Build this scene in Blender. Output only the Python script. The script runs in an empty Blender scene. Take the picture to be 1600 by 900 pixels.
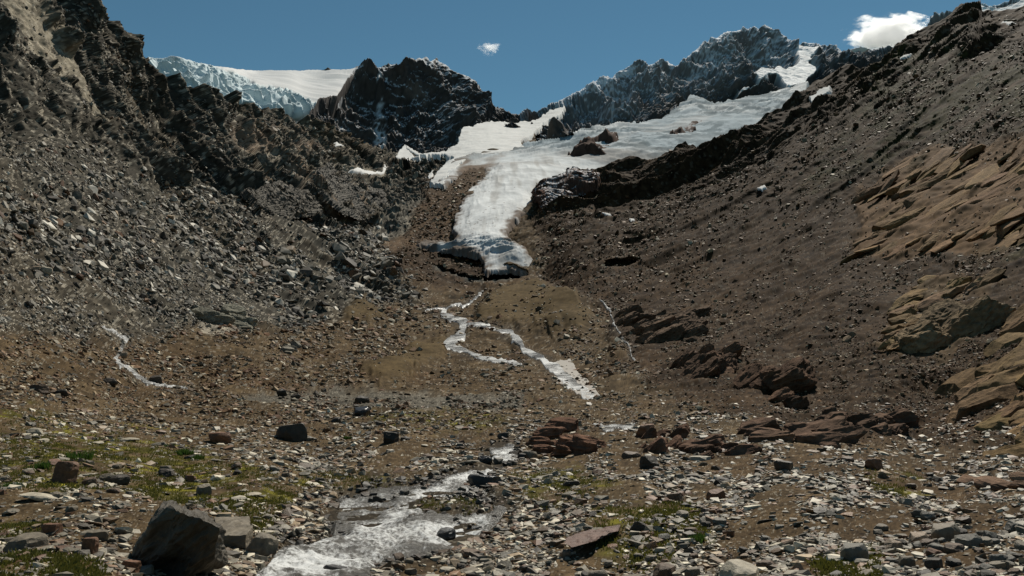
import bpy, math, numpy as np
from mathutils import Vector, Matrix, Euler
rng = np.random.default_rng(7)
sc = bpy.context.scene
COL = sc.collection
F = 1256.0                       # focal length expressed on a 1600 px wide frame
PITCH = math.radians(5.0)
cp, sp = math.cos(PITCH), math.sin(PITCH)
FWD = np.array([0, cp, sp]); RGT = np.array([1., 0, 0]); UP = np.array([0, -sp, cp])

def pt(x, y, d):
    x = np.asarray(x, float); y = np.asarray(y, float); d = np.asarray(d, float)
    a = (x-800)/F; b = (450-y)/F
    return np.stack([a*d, (cp - sp*b)*d, (sp + cp*b)*d], -1)

# ------------------------------------------------------------------ numeric helpers
def sstep(a, b, x):
    t = np.clip((x-a)/(b-a), 0, 1); return t*t*(3-2*t)
def lerp(a, b, t): return a+(b-a)*t

def hsh(ix, iy, iz, s):
    with np.errstate(over='ignore'):
        h = (ix.astype(np.uint32)*np.uint32(374761393) + iy.astype(np.uint32)*np.uint32(668265263)
             + iz.astype(np.uint32)*np.uint32(2246822519) + np.uint32(s*3266489917 & 0xffffffff))
        h = (h ^ (h >> np.uint32(13)))*np.uint32(1274126177)
        h = (h ^ (h >> np.uint32(16)))*np.uint32(2654435761)
        h = h ^ (h >> np.uint32(15))
    return h
def h01(h): return (h & np.uint32(0xffffff)).astype(np.float32)/16777216.0

def vnoise(P, s=0):
    """value noise -1..1 with smooth interpolation"""
    P = P.astype(np.float64)
    i = np.floor(P).astype(np.int64); f = (P-i).astype(np.float32)
    u = f*f*f*(f*(f*6-15)+10)
    x0, y0, z0 = i[:, 0], i[:, 1], i[:, 2]
    r = 0
    for dx in (0, 1):
        wx = u[:, 0] if dx else 1-u[:, 0]
        for dy in (0, 1):
            wy = wx*(u[:, 1] if dy else 1-u[:, 1])
            for dz in (0, 1):
                w = wy*(u[:, 2] if dz else 1-u[:, 2])
                r = r + w*h01(hsh(x0+dx, y0+dy, z0+dz, s))
    return r*2-1
def nz(P, lam, s=0):
    a = vnoise(P/lam, s); R = P[:, [1, 2, 0]]/lam*1.27+17.3
    return (a + .7*vnoise(R, s+9))*.8
def fbm(P, lam, octs, s=0, g=.5):
    r = 0; a = 1
    for k in range(octs):
        r = r + a*nz(P, lam, s+k*3); lam *= .47; a *= g
    return r
def ridged(P, lam, octs, s=0, g=.5):
    r = 0; a = 1; w = 1
    for k in range(octs):
        n = 1-np.abs(nz(P, lam, s+k*5))*1.6
        r = r + a*n*w; w = np.clip(n, .25, 1); lam *= .48; a *= g
    return r
def adapt(P, d, lo, hi, s=0, smin=2.2, expo=1.0):
    """world-space octaves; each fades out where it would be smaller than the mesh can hold"""
    out = np.zeros(len(P), np.float32)
    lam = lo
    k = 0
    while lam <= hi:
        w = sstep(smin, smin*2.2, lam*F/d)
        m = w > 0.001
        if m.any(): out[m] += (lam**expo*w[m]*nz(P[m], lam, s+k)).astype(np.float32)
        lam *= 2.05; k += 1
    return out
def facets(P, d, spx, s=0, stretch=None):
    """blocky cells about spx pixels across: returns height (metres), cell random, cell random 2"""
    lv = np.round(np.log2(spx*d/F)); lam = 2.0**lv
    Q = P/lam[:, None]
    i0 = np.floor(Q-.5).astype(np.int64)
    best = np.full(len(P), 1e9); hh = np.zeros(len(P), np.uint32); bc = np.zeros((len(P), 3))
    sd = (lv.astype(np.int64)+40)*7
    for dx in (0, 1):
        for dy in (0, 1):
            for dz in (0, 1):
                ix, iy, iz = i0[:, 0]+dx, i0[:, 1]+dy, i0[:, 2]+dz
                h = hsh(ix+sd, iy, iz, s)
                c = np.stack([ix+.5+(h01(h)-.5)*.9, iy+.5+(h01(h >> np.uint32(4))-.5)*.9, iz+.5+(h01(h >> np.uint32(8))-.5)*.9], -1)
                r = ((Q-c)**2).sum(1)
                m = r < best
                best[m] = r[m]; hh[m] = h[m]; bc[m] = c[m]
    h2 = hsh(hh.astype(np.int64), hh.astype(np.int64) >> 3, hh.astype(np.int64) >> 5, s+3)
    r1 = h01(h2); r2 = h01(h2 >> np.uint32(7))
    t = np.stack([r1-.5, r2-.5, h01(h2 >> np.uint32(3))-.5], -1)
    h = lam*(((Q-bc)*t).sum(1)*1.1 + (h01(h2 >> np.uint32(5))-.5)*.35)
    return h, r1, r2

class RBF:
    def __init__(s, pts):
        a = np.array(pts, float); s.c = a[:, :2]/400; v = np.log(a[:, 2]); n = len(a)
        r = np.sqrt(((s.c[:, None]-s.c[None])**2).sum(-1)); K = s.k(r)+np.eye(n)*2e-3
        Pm = np.c_[np.ones(n), s.c]
        A = np.zeros((n+3, n+3)); A[:n, :n] = K; A[:n, n:] = Pm; A[n:, :n] = Pm.T
        w = np.linalg.solve(A, np.r_[v, 0, 0, 0]); s.w = w[:n]; s.p = w[n:]
    @staticmethod
    def k(r): return np.where(r > 1e-9, r*r*np.log(np.maximum(r, 1e-9)), 0)
    def __call__(s, x, y):
        x = np.asarray(x, float).ravel()/400; y = np.asarray(y, float).ravel()/400
        out = s.p[0]+s.p[1]*x+s.p[2]*y
        for (cx, cy), w in zip(s.c, s.w):
            r2 = (x-cx)**2+(y-cy)**2+1e-12
            out = out + w*.5*r2*np.log(r2)
        return np.exp(out)

def curve(pts):
    a = np.array(pts, float)
    return lambda x: np.interp(x, a[:, 0], a[:, 1])

def sdf_poly(poly, x, y):
    """signed distance, positive inside"""
    p = np.array(poly, float); q = np.roll(p, -1, 0)
    best = np.full(x.shape, 1e18); inside = np.zeros(x.shape, bool)
    for (ax, ay), (bx, by) in zip(p, q):
        ex, ey = bx-ax, by-ay; wx, wy = x-ax, y-ay
        t = np.clip((wx*ex+wy*ey)/(ex*ex+ey*ey+1e-9), 0, 1)
        best = np.minimum(best, (wx-ex*t)**2+(wy-ey*t)**2)
        c = ((ay > y) != (by > y)) & (x < (bx-ax)*(y-ay)/((by-ay) if by != ay else 1e-9)+ax)
        inside ^= c
    return np.where(inside, 1, -1)*np.sqrt(best)
def sdf_line(pts, x, y):
    """pts (x,y,halfwidth); positive inside"""
    best = np.full(x.shape, -1e9)
    for a, b in zip(pts[:-1], pts[1:]):
        ex, ey = b[0]-a[0], b[1]-a[1]; wx, wy = x-a[0], y-a[1]
        t = np.clip((wx*ex+wy*ey)/(ex*ex+ey*ey+1e-9), 0, 1)
        best = np.maximum(best, a[2]+(b[2]-a[2])*t-np.hypot(wx-ex*t, wy-ey*t))
    return best
GX0, GY0, GS = -260, -260, 4
class Field:
    """coarse look-up of a signed distance over the frame"""
    gx = np.arange(GX0, 1900, GS); gy = np.arange(GY0, 1100, GS)
    XX, YY = np.meshgrid(gx, gy)
    def __init__(s, polys, kind='poly'):
        s.v = np.max([(sdf_poly if kind == 'poly' else sdf_line)(p, s.XX.astype(float), s.YY.astype(float)) for p in polys], 0)
    def __call__(s, x, y):
        u = np.clip((x-GX0)/GS, 0, s.v.shape[1]-1.001); v = np.clip((y-GY0)/GS, 0, s.v.shape[0]-1.001)
        i = u.astype(int); j = v.astype(int); u = u-i; v = v-j
        V = s.v
        return (V[j, i]*(1-u)+V[j, i+1]*u)*(1-v)+(V[j+1, i]*(1-u)+V[j+1, i+1]*u)*v

# ------------------------------------------------------------------ mesh helpers
def mesh_np(name, V, Fc, mat, color=None, smooth=True, attrs=None, link=True):
    me = bpy.data.meshes.new(name)
    V = np.asarray(V, np.float32); Fc = np.asarray(Fc, np.int32)
    k = Fc.shape[1]
    me.vertices.add(len(V)); me.vertices.foreach_set('co', V.ravel())
    me.loops.add(Fc.size); me.loops.foreach_set('vertex_index', Fc.ravel())
    me.polygons.add(len(Fc)); me.polygons.foreach_set('loop_start', np.arange(0, Fc.size, k, dtype=np.int32))
    me.polygons.foreach_set('use_smooth', np.full(len(Fc), smooth))
    me.update(calc_edges=True)
    if color is not None:
        a = me.attributes.new('tint', 'FLOAT_COLOR', 'POINT')
        a.data.foreach_set('color', np.c_[color, np.ones(len(color))].astype(np.float32).ravel())
    for n, v in (attrs or {}).items():
        a = me.attributes.new(n, 'FLOAT', 'POINT'); a.data.foreach_set('value', np.asarray(v, np.float32))
    if mat: me.materials.append(mat)
    o = bpy.data.objects.new(name, me)
    if link: COL.objects.link(o)
    return o
def grid_faces(nr, nc, keep=None):
    i = np.arange(nr*nc).reshape(nr, nc)
    f = np.stack([i[:-1, :-1], i[:-1, 1:], i[1:, 1:], i[1:, :-1]], -1).reshape(-1, 4)
    if keep is not None:
        k = keep.reshape(nr, nc); k = (k[:-1, :-1] | k[:-1, 1:] | k[1:, 1:] | k[1:, :-1]).ravel()
        f = f[k]
    return f
def compact(V, Fc, *arrs):
    used = np.zeros(len(V), bool); used[Fc.ravel()] = True
    idx = np.cumsum(used)-1
    return (V[used], idx[Fc]) + tuple(a[used] for a in arrs)
def gnormals(P, nr, nc):
    G = P.reshape(nr, nc, 3)
    du = np.gradient(G, axis=1); dv = np.gradient(G, axis=0)
    n = np.cross(du, dv); n /= np.linalg.norm(n, axis=-1, keepdims=True)+1e-12
    n = n.reshape(-1, 3)
    flip = (n*P).sum(1) > 0
    n[flip] *= -1
    return n
def tag(o, label=None, cat=None, group=None, kind=None):
    if label: o['label'] = label
    if cat: o['category'] = cat
    if group: o['group'] = group
    if kind: o['kind'] = kind
    return o

# ------------------------------------------------------------------ materials
def new_mat(name):
    m = bpy.data.materials.new(name); m.use_nodes = True
    nt = m.node_tree; return m, nt, nt.nodes['Principled BSDF']
def rock_mat(name, scale=6.0, bump=.35, dist=.02, rough=.62, var=.35, base=None, spec=.4):
    m, nt, b = new_mat(name)
    N, L = nt.nodes, nt.links
    tc = N.new('ShaderNodeTexCoord')
    n1 = N.new('ShaderNodeTexNoise'); n1.inputs['Scale'].default_value = scale; n1.inputs['Detail'].default_value = 8; n1.inputs['Roughness'].default_value = .68
    L.new(tc.outputs['Object'], n1.inputs['Vector'])
    mr = N.new('ShaderNodeMapRange'); mr.inputs[1].default_value = .3; mr.inputs[2].default_value = .7
    mr.inputs[3].default_value = 1-var; mr.inputs[4].default_value = 1+var
    L.new(n1.outputs['Fac'], mr.inputs[0])
    mx = N.new('ShaderNodeVectorMath'); mx.operation = 'SCALE'
    if base is None:
        at = N.new('ShaderNodeAttribute'); at.attribute_name = 'tint'
        L.new(at.outputs['Color'], mx.inputs[0])
    else:
        oi = N.new('ShaderNodeObjectInfo'); cr = N.new('ShaderNodeMix'); cr.data_type = 'RGBA'
        cr.inputs['A'].default_value = (*base[0], 1); cr.inputs['B'].default_value = (*base[1], 1)
        L.new(oi.outputs['Random'], cr.inputs['Factor']); L.new(cr.outputs['Result'], mx.inputs[0])
    L.new(mr.outputs[0], mx.inputs['Scale'])
    L.new(mx.outputs[0], b.inputs['Base Color'])
    b.inputs['Roughness'].default_value = rough
    b.inputs['Specular IOR Level'].default_value = spec
    if bump:
        bp = N.new('ShaderNodeBump'); bp.inputs['Strength'].default_value = bump; bp.inputs['Distance'].default_value = dist
        n2 = N.new('ShaderNodeTexNoise'); n2.inputs['Scale'].default_value = scale*2.2; n2.inputs['Detail'].default_value = 9; n2.inputs['Roughness'].default_value = .7
        mp = N.new('ShaderNodeMapping'); mp.inputs['Scale'].default_value = (1, 1, 3.2); mp.inputs['Rotation'].default_value = (.3, .2, 0)
        L.new(tc.outputs['Object'], mp.inputs[0]); L.new(mp.outputs[0], n2.inputs['Vector'])
        L.new(n2.outputs['Fac'], bp.inputs['Height']); L.new(bp.outputs['Normal'], b.inputs['Normal'])
    return m
M_TERR = rock_mat('terrain_rock', scale=.35, bump=0, var=.22, rough=.85, spec=.03)
M_FAR = rock_mat('far_rock', scale=.03, bump=0, var=.2, rough=.8, spec=.05)
M_RUB = rock_mat('rubble_rock', scale=5, bump=.5, dist=.03, rough=.55, var=.4, spec=.25)
M_BED = rock_mat('bedrock', scale=1.6, bump=.7, dist=.12, rough=.85, var=.45, spec=.04)
M_RUBF = rock_mat('rubble_far_rock', scale=.9, bump=0, rough=.65, var=.3, spec=.1)
def ice_mat(name, rough=.5, scale=.05, bump=0., dist=1., sub=False):
    m, nt, b = new_mat(name); N, L = nt.nodes, nt.links
    at = N.new('ShaderNodeAttribute'); at.attribute_name = 'tint'; L.new(at.outputs['Color'], b.inputs['Base Color'])
    b.inputs['Roughness'].default_value = .9; b.inputs['Specular IOR Level'].default_value = .02
    return m
M_ICE = ice_mat('glacier_ice'); M_SNOW = ice_mat('old_snow', rough=.8)

# ------------------------------------------------------------------ the big surfaces
# depth (metres along the view axis) of the near terrain at places of the valley
base_pts = []
for x, zc in ((-200, -1.8), (100, -2.0), (400, -2.5), (700, -2.75), (1000, -2.5), (1300, -2.2), (1600, -2.0), (1850, -1.8)):
    for y, dz in ((980, .15), (900, 0), (830, -.25), (770, -.5)):
        z = zc+dz; base_pts.append((x, y, -z/((y-560)/F)))
A_PTS = base_pts + [
 # foreground far part and floor
 (-200,700,20),(0,700,25),(200,690,33),(400,690,38),(600,700,38),(800,700,38),(1000,700,36),(1200,700,34),(1400,720,30),(1600,725,29),(1800,730,27),
 (0,640,37),(200,640,58),(400,640,72),(600,640,76),(800,640,74),(1000,640,68),(1150,650,60),
 (300,600,92),(500,600,118),(700,600,120),(900,610,105),(1040,620,84),
 (400,560,130),(600,560,165),(800,560,170),(930,570,150),
 (600,520,215),(750,520,230),(880,510,225),(660,480,320),(760,470,350),(870,468,330),(740,452,420),(860,450,400),
 # left flank
 (-200,600,34),(0,600,48),(150,590,70),(-200,450,56),(0,450,84),(150,480,112),(300,520,145),(-200,250,95),(0,300,125),(150,350,175),(300,420,210),(450,500,205),
 (-200,50,160),(0,120,205),(150,200,275),(300,300,320),(420,380,330),(520,450,300),(600,480,310),(640,462,350),
 (-200,-200,240),(0,-60,290),(140,0,360),(250,82,470),(300,200,420),(400,280,440),(350,125,620),(500,172,900),(450,250,640),(500,330,520),(560,380,480),(420,200,680),(620,430,410),
 # basin behind
 (590,378,560),(600,345,640),(640,330,680),(540,290,720),(560,240,950),(620,245,1150),(650,300,780),(650,380,560),(680,410,500),(700,370,580),(700,330,650),(730,300,700),(760,260,880),(700,210,1350),(800,195,1500),(790,380,540),(800,430,450),(840,400,470),(838,340,590),(838,260,900),(780,230,1050),
 # right flank
 (900,400,420),(950,350,500),(900,330,570),(860,290,650),(1000,300,610),(1050,235,720),(1000,400,400),(1000,480,250),(1000,560,135),(1100,600,92),
 (1100,500,185),(1100,400,330),(1100,300,530),(1200,180,690),(1200,300,430),(1200,400,270),(1200,500,155),(1200,600,84),(1260,125,760),(1300,200,520),(1300,300,330),(1300,420,185),(1300,540,104),(1280,640,66),
 (1400,90,640),(1500,5,660),(1600,15,560),(1800,-60,450),(1400,200,390),(1400,320,235),(1400,440,145),(1400,560,86),(1400,660,56),(1430,690,48),
 (1600,130,300),(1600,260,190),(1600,400,118),(1600,540,76),(1600,640,54),(1600,700,42),(1800,640,42),(1800,400,82),(1800,200,140),
]
dA = RBF(A_PTS)
G_PTS = [(600,350,640),(700,430,455),(760,440,450),(830,440,445),(800,410,480),(790,380,525),(720,390,530),(650,385,545),(620,400,510),(700,340,630),(730,310,690),(840,380,500),(760,300,730),(820,300,730),(860,320,690),(700,270,880),(640,250,1100),(700,235,1150),(780,240,1020),(850,240,1000),(900,230,1080),(920,290,820),(980,260,950),
 (700,205,1380),(760,190,1520),(820,195,1500),(850,187,1560),(890,165,1750),(960,200,1330),(1000,240,1050),(1050,190,1480),(1100,160,1750),(1090,235,1120),(1180,150,1850),(1250,130,1980),(1200,185,1480),(1300,130,1900),(1280,90,2300),(1250,190,1350)]
dG = RBF(G_PTS)

topA = curve([(-300,-330),(-150,-200),(0,-90),(80,-38),(137,-1),(142,5),(157,5),(173,15),(190,30),(200,43),(217,63),(233,77),(245,83),(255,79),(263,83),(277,92),(300,110),(320,125),(333,128),(353,138),(367,148),(383,160),(400,165),(433,173),(467,178),(500,183),(517,190),(530,205),(560,222),(600,232),(640,236),(700,238),(730,215),(760,206),(800,205),(837,205),
 (840,302),(860,285),(883,273),(917,267),(947,262),(967,253),(1000,243),(1033,233),(1067,228),(1093,227),(1133,213),(1167,197),(1200,176),(1220,166),(1240,149),(1257,134),(1267,124),(1300,108),(1323,100),(1347,97),(1367,87),(1380,78),(1407,68),(1433,52),(1457,33),(1477,17),(1490,6),(1500,1),(1527,-2),(1535,9),(1543,17),(1567,18),(1600,8),(1700,-25),(1900,-90)])

# zones on the ground, outlined in the frame of the survey photo
Z = {}
Z['moss'] = Field([[(-40,640),(60,640),(140,665),(260,675),(330,715),(420,745),(470,770),(440,800),(420,840),(300,800),(180,760),(60,770),(-40,740)],
   [(-40,860),(60,870),(160,890),(150,960),(-40,960)], [(620,645),(760,643),(790,660),(720,672),(640,668),(560,660)],[(450,742),(560,744),(640,748),(600,762),(470,760)],
   [(800,740),(900,735),(960,760),(900,790),(830,790)],[(650,782),(720,775),(768,790),(720,796),(660,795)],[(930,800),(1080,790),(1110,830),(1000,860),(940,850)],[(1355,740),(1430,735),(1450,765),(1380,775)],[(1270,860),(1370,850),(1380,900),(1280,905)],[(-20,800),(60,815),(100,830),(30,845),(-30,840)]])
Z['olive'] = Field([[(1380,70),(1480,60),(1640,80),(1640,200),(1500,215),(1440,260),(1350,260),(1260,310),(1250,250),(1330,190)],[(1500,395),(1640,370),(1640,440),(1530,430)],[(1480,480),(1560,470),(1540,500)]])
Z['hummock'] = Field([[(770,462),(830,450),(900,462),(930,500),(900,520),(800,508),(745,500)],[(640,545),(720,520),(700,560),(600,600),(560,590)],[(530,492),(560,466),(600,490),(570,510)]])
Z['right'] = Field([[(845,440),(838,300),(900,260),(1240,120),(1500,-60),(2000,-200),(2000,700),(1500,700),(1280,680),(1130,640),(1020,600),(960,520),(930,470)],[(680,262),(740,240),(770,270),(730,300),(712,345),(740,380),(780,420),(735,450),(660,440),(600,400),(640,350),(655,300)]])
Z['left'] = Field([[(560,240),(600,225),(720,225),(740,240),(700,262),(660,300),(600,300)],[(-400,520),(-400,-400),(140,-10),(500,170),(520,210),(560,240),(640,262),(650,330),(590,375),(660,465),(560,480),(440,520),(330,500),(200,540),(100,520)]])
Z['cliff'] = Field([[(560,240),(600,225),(700,232),(690,262),(655,290),(590,290)],[(-400,260),(-400,-400),(140,-30),(500,160),(540,200),(600,245),(590,290),(655,300),(620,350),(520,350),(430,320),(330,270),(240,300),(130,200),(60,210)]])
Z['cliffR'] = Field([[(836,300),(900,265),(1050,228),(1240,150),(1330,95),(1480,0),(1540,0),(1560,70),(1430,80),(1400,150),(1200,240),(1060,290),(990,325),(940,330),(930,300),(850,325)]])
Z['gully'] = Field([[(12,-10),(50,-10),(82,60),(127,110),(165,150),(185,190),(152,192),(112,158),(74,128),(46,75),(18,30)]])
Z['pinkcliff'] = Field([[(350,190),(390,185),(440,205),(500,215),(520,235),(470,240),(430,225),(390,215)],[(395,250),(440,245),(500,275),(560,300),(590,310),(560,330),(500,310),(440,280)]])
Z['slab'] = Field([[(1350,350),(1340,300),(1400,250),(1460,228),(1500,235),(1560,215),(1650,215),(1650,380),(1560,395),(1470,390),(1400,410),(1340,400)],
   [(1395,500),(1420,445),(1470,430),(1540,432),(1570,440),(1510,460),(1480,490),(1510,530),(1480,560),(1400,545),(1370,540)]])
Z['moraine'] = Field([[(700,286),(740,255),(768,266),(738,300),(714,340),(722,372),(705,380),(650,384),(600,394),(585,386),(625,366),(650,338),(662,300),(680,280)]])
Z['pale'] = Field([[(310,492),(350,482),(395,488),(400,512),(350,522),(315,515)],[(505,235),(560,262),(620,268),(600,274),(540,268)],[(420,225),(470,240),(472,252),(425,236)],[(600,312),(650,312),(655,330),(640,350),(590,378),(620,345)]])
Z['gray_flat'] = Field([[(575,370),(600,330),(610,300),(655,300),(652,330),(620,365),(585,385)],[(380,610),(520,605),(700,612),(820,612),(810,640),(560,640),(400,630)]])
Z['stream'] = Field([[(395,905),(400,890),(433,857),(447,838),(483,840),(513,833),(510,813),(527,793),(523,773),(567,763),(587,750),(633,753),(667,750),(683,737),(717,733),(750,730),(770,717),(760,697),(800,688),(813,697),(815,715),(800,723),(773,735),(763,763),(767,780),(800,787),(770,820),(733,833),(710,853),(633,867),(590,872),(573,905),(560,980),(360,980)]])
Z['stream'].v = np.minimum(Z['stream'].v, -sdf_poly([(644,784),(665,777),(700,776),(745,779),(770,786),(758,793),(700,795),(660,793)], Field.XX.astype(float), Field.YY.astype(float)))
STREAMS = {
 'main': [(752,456,3),(735,474,2.5),(700,480,3),(665,484,2)],
 'west': [(690,484,4),(692,492,8),(722,505,7),(716,525,7),(702,538,7),(728,551,5),(768,563,4),(812,570,3)],
 'east': [(722,505,4),(760,510,5),(800,520,6),(822,548,7),(850,564,8),(872,580,10),(890,600,9),(925,617,8)],
 'left': [(160,511,3),(182,522,3),(200,530,5),(188,548,6),(178,560,4),(190,572,6),(206,577,5),(214,588,7),(232,598,4),(262,604,2),(300,608,1.5)],
 'gorge': [(938,468,2),(952,482,3),(955,500,2),(968,520,2.5),(982,545,3),(992,562,2)],
 'pond': [(930,664,3),(950,668,6),(985,668,5),(992,662,2)],
}
Z['streams'] = Field(list(STREAMS.values()), 'line')
GLAC = [(683,287),(700,262),(720,248),(770,240),(800,238),(822,228),(867,221),(917,206),(960,198),(1013,194),(1035,190),(1045,180),(1070,160),(1080,150),(1100,157),(1112,166),(1140,160),(1165,153),(1200,148),(1262,130),(1262,160),(1200,195),(1133,232),(1093,245),(1067,245),(1000,262),(930,285),(860,305),(838,320),(832,332),(820,338),(795,356),(790,368),(806,381),(822,391),(836,408),(842,420),(834,430),(822,429),(812,425),(792,422),(769,423),(759,427),(756,410),(750,400),(717,394),(690,390),(650,382),(660,377),(705,378),(714,372),(708,362),(713,343),(720,320),(733,300),(760,272),(735,268),(712,282),(695,300)]
SNOWB = [(688,290),(672,285),(690,262),(708,246),(690,244),(672,243),(645,243),(660,240),(690,236),(712,228),(722,200),(745,193),(770,190),(800,192),(835,188),(858,172),(882,166),(878,178),(852,192),(838,205),(815,222),(822,230),(790,242),(760,243),(735,246),(722,252),(708,268),(697,282)]
Z['glac'] = Field([GLAC, SNOWB])

SNOWP = [
  ([(618,246),(622,236),(632,226),(636,233),(648,244),(640,251),(628,252)], 'white snow patch at the foot of the dark craggy peak', .1),
  ([(632,225),(645,234),(668,244),(662,246),(645,240),(634,231)], 'thin slanting snow streak beside the peak foot', .1),
  ([(548,264),(560,262),(575,267),(597,268),(600,256),(606,262),(600,272),(575,274),(555,268)], 'hooked snow strip on grey rubble below the peak', .1),
  ([(525,222),(532,224),(538,228),(526,228)], 'tiny snow spot under the peak left foot', .1),
  ([(668,277),(676,264),(677,275),(670,280)], 'little upright snow patch left of the moraine', .1),
  ([(1264,150),(1276,146),(1280,140),(1296,134),(1296,142),(1284,150),(1278,158),(1268,160)], 'bright snow patch high on the right brown ridge', .05),
  ([(1404,90),(1412,86),(1424,82),(1416,90),(1406,94)], 'small snow streak below the ridge crest', .05),
  ([(1564,34),(1572,32),(1588,35),(1576,39)], 'small snow patch near the top of the dark ridge', .05),
  ([(938,330),(946,332),(956,334),(948,337)], 'small snow remnant under the brown cliff edge', .2),
  ([(984,342),(991,341),(993,344),(985,346)], 'tiny snow remnant on brown rubble right of the glacier', .2),
  ([(1182,294),(1194,289),(1196,293),(1186,297)], 'pale snow scrap on the brown scree slope', .2),
]
ICEREM = [(872,598),(868,575),(876,560),(890,560),(902,578),(915,592),(932,606),(938,618),(922,624),(902,616),(888,606)]
Z['snow'] = Field([q[0] for q in SNOWP]+[ICEREM])
def zone(n, x, y, w=8): return sstep(-w, w, Z[n](x, y))

def colmix(c, col, m): return c + (np.array(col)-c)*m[:, None]

FL = np.array([.72, -.15, -.62]); FL /= np.linalg.norm(FL)
FR = np.array([-.70, -.30, -.58]); FR /= np.linalg.norm(FR)

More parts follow.
